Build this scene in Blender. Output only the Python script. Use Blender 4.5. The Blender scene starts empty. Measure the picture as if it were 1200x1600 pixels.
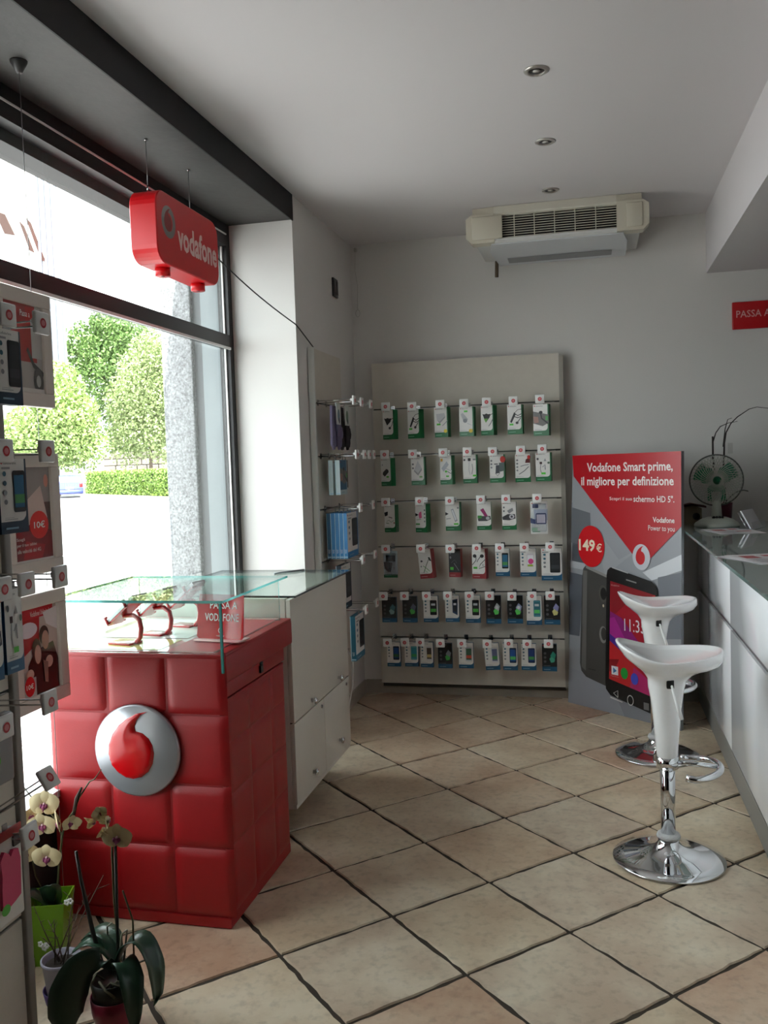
import bpy, bmesh, math, random
from mathutils import Vector, Matrix, Quaternion
random.seed(7)
C = bpy.context.scene.collection
SC = bpy.context.scene
PI = math.pi

# ------------------------------------------------------------------ camera, world, sun, exposure
def setup():
    cam = bpy.data.cameras.new('camera'); co = bpy.data.objects.new('camera', cam); C.objects.link(co)
    cam.sensor_fit = 'VERTICAL'; cam.sensor_height = 36.0; cam.lens = 1378.0/1600.0*36.0
    cam.clip_start = 0.05; cam.clip_end = 400
    yaw, pitch, roll = math.radians(13.365), math.radians(3.166), math.radians(1.888)
    R = Vector((math.cos(yaw), math.sin(yaw), 0)); F0 = Vector((-math.sin(yaw), math.cos(yaw), 0)); Z = Vector((0, 0, 1))
    F = F0*math.cos(pitch) - Z*math.sin(pitch); U = F0*math.sin(pitch) + Z*math.cos(pitch)
    rx = R*math.cos(roll) - U*math.sin(roll); ux = R*math.sin(roll) + U*math.cos(roll)
    m = Matrix((rx, ux, -F)).transposed().to_4x4(); m.translation = (0, 0, 1.49)
    co.matrix_world = m
    SC.camera = co
    w = bpy.data.worlds.new('world'); SC.world = w; w.use_nodes = True
    bg = w.node_tree.nodes['Background']
    bg.inputs[0].default_value = (0.92, 0.96, 1.0, 1); bg.inputs[1].default_value = 3.2
    sl = bpy.data.lights.new('sun', 'SUN'); so = bpy.data.objects.new('sun', sl); C.objects.link(so)
    sl.energy = 10.0; sl.angle = 0.01; sl.color = (1.0, 0.96, 0.91)
    so.rotation_euler = Vector((0.16, -0.28, 0.94)).to_track_quat('Z', 'Y').to_euler()
    vs = SC.view_settings
    vs.view_transform = 'Standard'; vs.look = 'None'; vs.gamma = 1.0; vs.use_curve_mapping = False
    vs.exposure = EXPOSURE
    cy = SC.cycles
    cy.max_bounces = 14; cy.diffuse_bounces = 8; cy.glossy_bounces = 6; cy.transmission_bounces = 8; cy.transparent_max_bounces = 16
    cy.caustics_reflective = False; cy.caustics_refractive = False; cy.sample_clamp_indirect = 8.0
EXPOSURE = 1.25
setup()

# ------------------------------------------------------------------ materials
def lin(h):
    h = h.lstrip('#'); r = []
    for i in (0, 2, 4):
        c = int(h[i:i+2], 16)/255.0
        r.append(c/12.92 if c <= 0.04045 else ((c+0.055)/1.055)**2.4)
    return (r[0], r[1], r[2], 1)
_M = {}
def M(name, col='#808080', rough=0.5, metal=0.0, var=0.0, scale=8.0, bump=0.0, bscale=60.0, coat=0.0, spec=0.5, emit=0.0, trans=0.0, rnd=0.0, sss=0.0):
    if name in _M: return _M[name]
    m = bpy.data.materials.new(name); m.use_nodes = True
    nt = m.node_tree; N = nt.nodes; L = nt.links; b = N['Principled BSDF']
    c = lin(col) if isinstance(col, str) else tuple(col)+(1,)
    b.inputs['Base Color'].default_value = c
    b.inputs['Roughness'].default_value = rough; b.inputs['Metallic'].default_value = metal
    b.inputs['Coat Weight'].default_value = coat; b.inputs['Coat Roughness'].default_value = 0.05
    b.inputs['Specular IOR Level'].default_value = spec
    b.inputs['Transmission Weight'].default_value = trans
    if emit: b.inputs['Emission Color'].default_value = c; b.inputs['Emission Strength'].default_value = emit
    if var or bump or rnd:
        tc = N.new('ShaderNodeTexCoord')
        src = None
        if var:
            no = N.new('ShaderNodeTexNoise'); no.inputs['Scale'].default_value = scale; no.inputs['Detail'].default_value = 5
            L.new(tc.outputs['Object'], no.inputs['Vector'])
            src = no.outputs['Fac']; k = var
        if rnd:
            oi = N.new('ShaderNodeObjectInfo')
            if src:
                mx = N.new('ShaderNodeMath'); mx.operation = 'ADD'; L.new(src, mx.inputs[0])
                m2 = N.new('ShaderNodeMath'); m2.operation = 'MULTIPLY_ADD'; L.new(oi.outputs['Random'], m2.inputs[0]); m2.inputs[1].default_value = rnd; m2.inputs[2].default_value = -rnd/2
                L.new(m2.outputs[0], mx.inputs[1]); src = mx.outputs[0]
            else: src = oi.outputs['Random']; k = rnd
        if src:
            mr = N.new('ShaderNodeMapRange'); mr.inputs['From Min'].default_value = 0.25; mr.inputs['From Max'].default_value = 0.75
            mr.inputs['To Min'].default_value = 1-k; mr.inputs['To Max'].default_value = 1+k*0.6; L.new(src, mr.inputs['Value'])
            hs = N.new('ShaderNodeHueSaturation'); hs.inputs['Color'].default_value = c; L.new(mr.outputs[0], hs.inputs['Value'])
            L.new(hs.outputs[0], b.inputs['Base Color'])
        if bump:
            n2 = N.new('ShaderNodeTexNoise'); n2.inputs['Scale'].default_value = bscale; n2.inputs['Detail'].default_value = 3
            L.new(tc.outputs['Object'], n2.inputs['Vector'])
            bp = N.new('ShaderNodeBump'); bp.inputs['Strength'].default_value = bump; bp.inputs['Distance'].default_value = 0.01
            L.new(n2.outputs['Fac'], bp.inputs['Height']); L.new(bp.outputs[0], b.inputs['Normal'])
    _M[name] = m
    return m
def P(h, rough=0.45):
    return M('print_%s_%d' % (h.lstrip('#'), int(rough*100)), h, rough)
def glass_sheet(name, tint=(0.93, 0.98, 0.97), ior=1.5, extra=0.0):
    if name in _M: return _M[name]
    m = bpy.data.materials.new(name); m.use_nodes = True; nt = m.node_tree; N = nt.nodes; L = nt.links
    N.remove(N['Principled BSDF']); out = N['Material Output']
    tr = N.new('ShaderNodeBsdfTransparent'); tr.inputs[0].default_value = tint+(1,)
    gl = N.new('ShaderNodeBsdfGlossy'); gl.inputs['Roughness'].default_value = 0.0
    fr = N.new('ShaderNodeFresnel'); ge = N.new('ShaderNodeNewGeometry'); ir = N.new('ShaderNodeMapRange')
    ir.inputs['To Min'].default_value = ior; ir.inputs['To Max'].default_value = 1.0/ior      # same reflection from either side of the sheet
    L.new(ge.outputs['Backfacing'], ir.inputs['Value']); L.new(ir.outputs[0], fr.inputs['IOR'])
    mx = N.new('ShaderNodeMixShader')
    if extra:
        ad = N.new('ShaderNodeMath'); ad.operation = 'ADD'; ad.use_clamp = True; L.new(fr.outputs[0], ad.inputs[0]); ad.inputs[1].default_value = extra
        L.new(ad.outputs[0], mx.inputs[0])
    else: L.new(fr.outputs[0], mx.inputs[0])
    L.new(tr.outputs[0], mx.inputs[1]); L.new(gl.outputs[0], mx.inputs[2]); L.new(mx.outputs[0], out.inputs[0])
    _M[name] = m; return m
def tile_material():
    m = bpy.data.materials.new('ceramic_tile'); m.use_nodes = True; nt = m.node_tree; N = nt.nodes; L = nt.links; b = N['Principled BSDF']
    tc = N.new('ShaderNodeTexCoord'); oi = N.new('ShaderNodeObjectInfo')
    ad = N.new('ShaderNodeVectorMath'); ad.operation = 'ADD'
    sc = N.new('ShaderNodeMath'); sc.operation = 'MULTIPLY'; sc.inputs[1].default_value = 37.0; L.new(oi.outputs['Random'], sc.inputs[0])
    L.new(tc.outputs['Object'], ad.inputs[0]); L.new(sc.outputs[0], ad.inputs[1])
    n1 = N.new('ShaderNodeTexNoise'); n1.inputs['Scale'].default_value = 3.0; n1.inputs['Detail'].default_value = 7; n1.inputs['Roughness'].default_value = 0.62
    L.new(ad.outputs[0], n1.inputs['Vector'])
    r1 = N.new('ShaderNodeValToRGB'); e = r1.color_ramp.elements
    e[0].position = 0.33; e[0].color = lin('#a17f62'); e[1].position = 0.68; e[1].color = lin('#d9ccb6')
    x = e.new(0.44); x.color = lin('#b0957a'); x = e.new(0.55); x.color = lin('#c6b398')
    L.new(n1.outputs['Fac'], r1.inputs[0])
    r2 = N.new('ShaderNodeValToRGB'); e = r2.color_ramp.elements
    e[0].position = 0.0; e[0].color = lin('#cfab96'); e[1].position = 1.0; e[1].color = lin('#dcd5c6')
    x = e.new(0.35); x.color = lin('#d9c7aa'); x = e.new(0.7); x.color = lin('#dccfb4')
    L.new(oi.outputs['Random'], r2.inputs[0])
    mx = N.new('ShaderNodeMix'); mx.data_type = 'RGBA'; mx.blend_type = 'MIX'; mx.inputs[0].default_value = 0.38
    L.new(r1.outputs[0], mx.inputs[6]); L.new(r2.outputs[0], mx.inputs[7])
    n2 = N.new('ShaderNodeTexNoise'); n2.inputs['Scale'].default_value = 38; n2.inputs['Detail'].default_value = 4; L.new(ad.outputs[0], n2.inputs['Vector'])
    mr = N.new('ShaderNodeMapRange'); mr.inputs['From Min'].default_value = 0.3; mr.inputs['From Max'].default_value = 0.5; mr.inputs['To Min'].default_value = 0.84; mr.inputs['To Max'].default_value = 1.03
    L.new(n2.outputs['Fac'], mr.inputs[0])
    hs = N.new('ShaderNodeHueSaturation'); L.new(mx.outputs[2], hs.inputs['Color']); L.new(mr.outputs[0], hs.inputs['Value'])
    L.new(hs.outputs[0], b.inputs['Base Color'])
    b.inputs['Roughness'].default_value = 0.42; b.inputs['Specular IOR Level'].default_value = 0.4
    bp = N.new('ShaderNodeBump'); bp.inputs['Strength'].default_value = 0.12; bp.inputs['Distance'].default_value = 0.01
    L.new(n1.outputs['Fac'], bp.inputs['Height']); L.new(bp.outputs[0], b.inputs['Normal'])
    return m

# ------------------------------------------------------------------ mesh collector
_TXT = {}
def text_tris(s, bold=0.0):
    k = (s, bold)
    if k in _TXT: return _TXT[k]
    cu = bpy.data.curves.new('t', 'FONT'); cu.body = s; cu.resolution_u = 2; cu.offset = bold
    ob = bpy.data.objects.new('t', cu); C.objects.link(ob)
    dg = bpy.context.evaluated_depsgraph_get()
    me = bpy.data.meshes.new_from_object(ob.evaluated_get(dg))
    vs = [(v.co.x, v.co.y) for v in me.vertices]; fs = [tuple(p.vertices) for p in me.polygons]
    bpy.data.objects.remove(ob); bpy.data.curves.remove(cu); bpy.data.meshes.remove(me)
    x0 = min(v[0] for v in vs); x1 = max(v[0] for v in vs); y0 = min(v[1] for v in vs); y1 = max(v[1] for v in vs)
    _TXT[k] = (vs, fs, x0, x1, y0, y1)
    return _TXT[k]

class MB:
    def __init__(s, o=(0, 0, 0)):
        s.v = []; s.f = []; s.mi = []; s.sm = []; s.mats = []; s.o = Vector(o)
    def _m(s, mat):
        if mat not in s.mats: s.mats.append(mat)
        return s.mats.index(mat)
    def add(s, vs, fs, mat, smooth=False):
        b = len(s.v); k = s._m(mat)
        s.v += [Vector(p)-s.o for p in vs]
        for f in fs: s.f.append(tuple(b+i for i in f)); s.mi.append(k); s.sm.append(smooth)
        return s
    def box(s, x0, x1, y0, y1, z0, z1, mat):
        vs = [(x, y, z) for x in (x0, x1) for y in (y0, y1) for z in (z0, z1)]
        return s.add(vs, [(0, 1, 3, 2), (4, 6, 7, 5), (0, 4, 5, 1), (2, 3, 7, 6), (0, 2, 6, 4), (1, 5, 7, 3)], mat)
    def rbox(s, x0, x1, y0, y1, z0, z1, r, mat, seg=2, smooth=True):
        bm = bmesh.new(); bmesh.ops.create_cube(bm, size=1)
        for v in bm.verts: v.co = Vector((x0+(v.co.x+.5)*(x1-x0), y0+(v.co.y+.5)*(y1-y0), z0+(v.co.z+.5)*(z1-z0)))
        bmesh.ops.bevel(bm, geom=bm.edges[:], offset=r, segments=seg, affect='EDGES', profile=0.5)
        bm.verts.index_update()
        s.add([v.co.copy() for v in bm.verts], [tuple(v.index for v in f.verts) for f in bm.faces], mat, smooth); bm.free(); return s
    def tube(s, pts, r, mat, n=8, caps=True, smooth=True):
        pts = [Vector(p) for p in pts]; k = len(pts)
        rr = r if isinstance(r, (list, tuple)) else [r]*k
        vs = []; prev = None
        for i, p in enumerate(pts):
            t = (pts[min(i+1, k-1)] - pts[max(i-1, 0)]).normalized()
            if prev is None:
                a = Vector((0, 0, 1)) if abs(t.z) < 0.9 else Vector((1, 0, 0)); u = t.cross(a).normalized()
            else: u = (prev - t*prev.dot(t)).normalized()
            prev = u; w = t.cross(u)
            for j in range(n):
                an = 2*PI*j/n; vs.append(p + (u*math.cos(an)+w*math.sin(an))*rr[i])
        fs = [(i*n+j, i*n+(j+1) % n, (i+1)*n+(j+1) % n, (i+1)*n+j) for i in range(k-1) for j in range(n)]
        if caps: fs += [tuple(range(n-1, -1, -1)), tuple((k-1)*n+j for j in range(n))]
        return s.add(vs, fs, mat, smooth)
    def cyl(s, p, q, r0, mat, r1=None, n=16, smooth=True):
        return s.tube([p, q], [r0, r0 if r1 is None else r1], mat, n, True, smooth)
    def lathe(s, prof, c, mat, n=24, smooth=True, axis='z'):
        vs = []; c = Vector(c)
        for r, z in prof:
            for j in range(n):
                a = 2*PI*j/n
                d = Vector((r*math.cos(a), r*math.sin(a), z))
                if axis == 'y': d = Vector((d.x, -d.z, d.y))
                vs.append(c + d)
        k = len(prof)
        fs = [(i*n+j, i*n+(j+1) % n, (i+1)*n+(j+1) % n, (i+1)*n+j) for i in range(k-1) for j in range(n)]
        if prof[0][0] > 1e-5: fs.append(tuple(range(n-1, -1, -1)))
        if prof[-1][0] > 1e-5: fs.append(tuple((k-1)*n+j for j in range(n)))
        return s.add(vs, fs, mat, smooth)
    def ell(s, c, r, mat, n=12, k=8):
        prof = [(max(1e-4, math.sin(PI*i/k)), -math.cos(PI*i/k)) for i in range(k+1)]
        c = Vector(c); r = Vector(r)
        vs = [c+Vector((p*math.cos(2*PI*j/n)*r.x, p*math.sin(2*PI*j/n)*r.y, z*r.z)) for p, z in prof for j in range(n)]
        return s.add(vs, [(i*n+j, i*n+(j+1) % n, (i+1)*n+(j+1) % n, (i+1)*n+j) for i in range(k) for j in range(n)], mat, True)
    def prism(s, pts, d, mat, smooth=False):          # closed 3-D polygon pushed along d
        n = len(pts); pts = [Vector(p) for p in pts]; d = Vector(d)
        vs = pts + [p+d for p in pts]
        return s.add(vs, [tuple(range(n)), tuple(range(2*n-1, n-1, -1))] + [(i, i+n, (i+1) % n+n, (i+1) % n) for i in range(n)], mat, smooth)
    def build(s, name, parent=None, shift=None):
        me = bpy.data.meshes.new(name)
        me.from_pydata([tuple(v) for v in s.v], [], s.f)
        for m in s.mats: me.materials.append(m)
        me.polygons.foreach_set('material_index', s.mi); me.polygons.foreach_set('use_smooth', s.sm)
        bm = bmesh.new(); bm.from_mesh(me); bmesh.ops.recalc_face_normals(bm, faces=bm.faces[:]); bm.to_mesh(me); bm.free()
        me.update()
        o = bpy.data.objects.new(name, me); C.objects.link(o)
        if parent is not None: o.parent = parent
        elif s.o.length > 0: o.location = s.o
        return o

class Plane:
    """a flat printed sheet: origin, right and up vectors, normal towards the viewer"""
    def __init__(s, mb, o, u, v, nrm):
        s.mb = mb; s.o = Vector(o); s.u = Vector(u); s.v = Vector(v); s.n = Vector(nrm).normalized(); s.k = 1
    def pt(s, a, b): return s.o + s.u*a + s.v*b + s.n*(0.00035*s.k)
    def nxt(s): s.k += 1
    def poly(s, pts, mat): s.mb.add([s.pt(a, b) for a, b in pts], [tuple(range(len(pts)))], mat); s.nxt(); return s
    def rect(s, a0, b0, a1, b1, mat): return s.poly([(a0, b0), (a1, b0), (a1, b1), (a0, b1)], mat)
    def ell(s, a, b, ra, rb, mat, n=20): return s.poly([(a+ra*math.cos(2*PI*i/n), b+rb*math.sin(2*PI*i/n)) for i in range(n)], mat)
    def ring(s, a, b, ra, rb, t, mat, n=24):
        vs = []
        for i in range(n):
            c_, s_ = math.cos(2*PI*i/n), math.sin(2*PI*i/n)
            vs += [s.pt(a+ra*c_, b+rb*s_), s.pt(a+ra*(1-t)*c_, b+rb*(1-t)*s_)]
        s.mb.add(vs, [(2*i, 2*((i+1) % n), 2*((i+1) % n)+1, 2*i+1) for i in range(n)], mat); s.nxt(); return s
    def rrect(s, a0, b0, a1, b1, ra, rb, mat, n=4):
        pts = []
        for cx, cy, st in ((a1-ra, b1-rb, 0), (a0+ra, b1-rb, 1), (a0+ra, b0+rb, 2), (a1-ra, b0+rb, 3)):
            for i in range(n+1):
                an = PI/2*(st+i/n); pts.append((cx+ra*math.cos(an), cy+rb*math.sin(an)))
        return s.poly(pts, mat)
    def line(s, pts, w, mat, asp=1.0):                # w in u units; asp = |u|/|v|
        vs = []; n = len(pts)
        for i, (a, b) in enumerate(pts):
            p, q = pts[max(0, i-1)], pts[min(n-1, i+1)]
            dx, dy = (q[0]-p[0])*asp, q[1]-p[1]; l = math.hypot(dx, dy) or 1
            vs += [s.pt(a-dy/l*w/2, b+dx/l*w/2*asp), s.pt(a+dy/l*w/2, b-dx/l*w/2*asp)]
        s.mb.add(vs, [(2*i, 2*i+1, 2*i+3, 2*i+2) for i in range(n-1)], mat); s.nxt(); return s
    def text(s, t, a0, b0, a1, b1, mat, bold=0.0):
        vs, fs, x0, x1, y0, y1 = text_tris(t, bold)
        s.mb.add([s.pt(a0+(x-x0)/(x1-x0)*(a1-a0), b0+(y-y0)/(y1-y0)*(b1-b0)) for x, y in vs], fs, mat); s.nxt(); return s
    def speech(s, a, b, ra, rb, mring, mdrop, ringw=None):
        """round emblem: ring with a drop whose tail curls up to the right"""
        s.ell(a, b, ra, rb, mring, 32)
        s.poly([(a+x*ra, b+y*rb) for x, y in DROP], mdrop); return s
DROP = [(.32, .875), (.05, .82), (-.16, .71), (-.36, .56), (-.52, .36), (-.62, .12), (-.64, -.08), (-.58, -.30), (-.44, -.47), (-.25, -.58), (-.08, -.60), (.12, -.55),
        (.28, -.43), (.39, -.25), (.43, -.03), (.40, .15), (.32, .29), (.18, .40), (.02, .44), (.00, .54), (.06, .68), (.17, .80)]

def tag(o, label, cat, group=None, kind=None):
    o['label'] = label; o['category'] = cat
    if group: o['group'] = group
    if kind: o['kind'] = kind
    return o
def thing(name, loc, label, cat, group=None, rz=0.0):
    o = bpy.data.objects.new(name, None); C.objects.link(o); o.location = loc; o.rotation_euler = (0, 0, rz)
    o.empty_display_size = 0.05
    return tag(o, label, cat, group)
def struct(o, label=None):
    o['kind'] = 'structure'
    if label: o['label'] = label
    return o
def dup(o, parent=None):
    c = o.copy(); C.objects.link(c)
    if parent is not None: c.parent = parent
    for ch in o.children: dup(ch, c)
    return c

# common materials
WALL = M('wall_paint', '#dbd8d4', 0.85, var=0.03, scale=1.5, bump=0.05, bscale=90)
CEIL = M('ceiling_paint', '#d6d2d3', 0.9, var=0.02, scale=1.0)
BLACK = M('black_lacquer', '#1a1819', 0.45, var=0.1, scale=6)
BEAMU = M('beam_underside', '#403e3c', 0.6, var=0.4, scale=3.0, bump=0.15, bscale=25)
BEAMF = M('beam_face', '#1c1b1d', 0.7, var=0.1, scale=10)
ALU = M('brushed_aluminium', '#b9b9b6', 0.32, 1.0)
CHROME = M('chrome', '#dfe1e4', 0.04, 1.0)
STEEL = M('steel_wire', '#b8b8b8', 0.22, 1.0)
CREAM = M('cream_board', '#cfc8bc', 0.55, var=0.04, scale=20)
GROOVE = M('groove_dark', '#54504a', 0.5)
WHITEPL = M('white_plastic', '#e8e8e6', 0.3)
WHITEGL = M('white_gloss', '#f0f0f0', 0.08, coat=0.6)
RED = M('red_leather', '#9c1218', 0.42, var=0.05, scale=30, bump=0.08, bscale=350)
REDPL = M('red_plastic', '#d5141e', 0.3)
SILVER = M('silver_paint', '#aeb1b6', 0.3, 0.55)
DROPRED = M('drop_red', '#c00a12', 0.22, coat=0.3)
WINGLASS = glass_sheet('window_glass', (0.95, 0.98, 0.97))
CASEGLASS = glass_sheet('case_glass', (0.92, 0.975, 0.96))
GEDGE = M('glass_edge', '#3f9d97', 0.12, trans=0.35)
DARKPL = M('dark_plastic', '#222222', 0.4)

# ------------------------------------------------------------------ the room
YB = 5.512; XL = -1.475; XW = -1.822; YJ = 4.377; ZC = 2.88; XR = 3.1; YF = -2.0
def room():
    # floor: grout slab with one object per tile, laid at 45 degrees
    fl = MB().box(-1.9, XR, YF, YB+.1, -.12, -.006, M('grout', '#3d342b', 0.9, var=0.2, scale=40)).build('floor'); struct(fl, 'floor of cream ceramic tiles laid on the diagonal')
    TM = tile_material()
    t = 0.40514; psi = math.radians(-58.365); cy, sy = math.cos(math.radians(13.365)), math.sin(math.radians(13.365))
    def wpos(i, j):
        x = i*math.cos(psi) - j*math.sin(psi) - .89085; y = i*math.sin(psi) + j*math.cos(psi) + 6.45980
        x *= t; y *= t
        return (x*cy - y*sy, x*sy + y*cy)
    def clip(poly, ax, val, keep_less):
        out = []
        for k in range(len(poly)):
            p, q = poly[k], poly[(k+1) % len(poly)]
            ip = (p[ax] <= val) == keep_less; iq = (q[ax] <= val) == keep_less
            if ip: out.append(p)
            if ip != iq:
                f = (val-p[ax])/(q[ax]-p[ax]); out.append((p[0]+(q[0]-p[0])*f, p[1]+(q[1]-p[1])*f))
        return out
    rnd = random.Random(3); n = 0; g = 0.011
    for i in range(-16, 20):
        for j in range(-16, 22):
            q = [wpos(i+a, j+b) for a, b in ((g, g), (1-g, g), (1-g, 1-g), (g, 1-g))]
            for ax, val, kl in ((0, -1.81, False), (0, 2.2, True), (1, -.4, False), (1, YB-.002, True)):
                q = clip(q, ax, val, kl)
                if len(q) < 3: break
            if len(q) < 3: continue
            cx = sum(p[0] for p in q)/len(q); cyy = sum(p[1] for p in q)/len(q)
            if max(p[0] for p in q)-min(p[0] for p in q) < .03 or max(p[1] for p in q)-min(p[1] for p in q) < .03: continue
            ring = []
            for k in range(len(q)):
                a, b = q[k], q[(k+1) % len(q)]
                m = max(1, int(math.hypot(b[0]-a[0], b[1]-a[1])/.035))
                for e in range(m):
                    f = e/m; ring.append((a[0]+(b[0]-a[0])*f, a[1]+(b[1]-a[1])*f))
            top = []; bot = []
            for (x, y) in ring:
                dx, dy = cx-x, cyy-y; l = math.hypot(dx, dy)
                jt = rnd.uniform(0, .0065); 
                top.append((x+dx/l*(jt+.003)-cx, y+dy/l*(jt+.003)-cyy, 0)); bot.append((x+dx/l*jt-cx, y+dy/l*jt-cyy, -.0055))
            k = len(top); mb = MB()
            mb.add(top+bot, [tuple(range(k))]+[(a, (a+1) % k, (a+1) % k+k, a+k) for a in range(k)], TM)
            o = mb.build('tile', fl); o.location = (cx, cyy, 0); n += 1
    struct(MB().box(-1.5, XR, YB, YB+.15, -.1, 3.2, WALL).build('wall_back'), 'plain white back wall')
    struct(MB().box(XR, XR+.15, YF, YB+.15, -.1, 3.2, M('wall_paint_taupe', '#8d8781', .8)).build('wall_right'))  # unseen wall; mid-dark colour chosen to reduce bounced room light
    struct(MB().box(-1.9, XR, YF-.15, YF, -.1, 3.2, M('wall_paint_grey', '#4a4643', .8)).build('wall_front'))  # unseen wall behind the camera, darkened to lower ambient light on the kiosk
    lw = MB()
    lw.box(-2.0, XL, YJ, YB+.15, -.12, 3.2, WALL)                   # pier between window and corner
    lw.box(-2.0, XL, YF-.15, 1.70, -.12, 3.2, WALL)
    lw.box(-2.0, -1.86, 1.70, YJ, 2.80, 3.2, WALL)
    struct(lw.build('wall_left'), 'white wall and deep white window reveal on the left')
    struct(MB().box(-2.0, XR+.15, YF-.15, YB+.15, ZC, 3.2, CEIL).build('ceiling'), 'plain white ceiling')
    # black lintel beam over the window
    bm = MB(); bm.box(-1.86, XL, 1.70, YJ-.001, 2.752, 2.879, BEAMU)
    b = struct(bm.build('trim_1'), 'black lintel beam above the shop window')
    MB().box(XL, XL+.006, .60, YJ+.004, 2.747, 2.879, BEAMF).build('beam_face', b)
    # lowered ceiling box at the right
    sf = MB(); sf.box(.668, XR, 1.6, YB, 2.533, 2.879, CEIL); struct(sf.build('trim_2'), 'lowered white ceiling box on the right')
    struct(MB().box(-1.46, XR, YB-.014, YB, 0, .085, M('skirting', '#a79e90', 0.5, var=0.08, scale=14)).build('baseboard_back'))
    struct(MB().box(XL, XL+.014, YJ, YB-.014, 0, .085, _M['skirting']).build('baseboard_left'))
    # low dark panel under the window
    struct(MB().box(-1.93, -1.80, 1.70, YJ, -.12, .41, BLACK).build('trim_3'), 'low black panel below the shop window')
    # ---- window
    w = MB().box(-1.88, -1.80, 1.70, 1.76, .41, 2.75, BLACK).build('window_1'); struct(w, 'large black framed shop window on the left')
    def part(nm, *a): return MB().box(*a).build(nm, w)
    part('jamb', -1.88, XW, YJ-.05, YJ-.001, .41, 2.75, BLACK)
    part('head_rail', -1.88, XW, 1.76, YJ-.05, 2.64, 2.75, BLACK)
    part('transom', -1.88, XW, 1.76, YJ-.05, 2.118, 2.18, BLACK)
    part('sill', -1.92, -1.76, 1.76, YJ-.01, .41, .432, M('sill_white', '#c9c9cc', 0.4))
    GK = M('gasket_bright', '#e4e5e2', 0.45)
    part('glazing_bead', XW, XW+.006, 1.76, YJ-.05, 2.694, 2.70, GK)
    part('glazing_bead', XW, XW+.006, 1.76, YJ-.05, 2.104, 2.116, GK)
    part('glazing_bead', -1.85, -1.842, YJ-.062, YJ-.05, .44, 2.11, GK)
    part('glazing_bead', -1.85, -1.842, YJ-.062, YJ-.05, 2.185, 2.635, GK)
    part('glass_pane', -1.856, -1.848, 1.76, YJ-.052, 2.17, 2.66, WINGLASS)
    part('glass_pane', -1.856, -1.848, 1.76, YJ-.052, .43, 2.13, WINGLASS)
    part('shutter_box', -2.0, -1.885, 1.76, YJ, 2.60, 2.80, M('shutter_box', '#2a2826', 0.6, var=0.1))
room()

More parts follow.
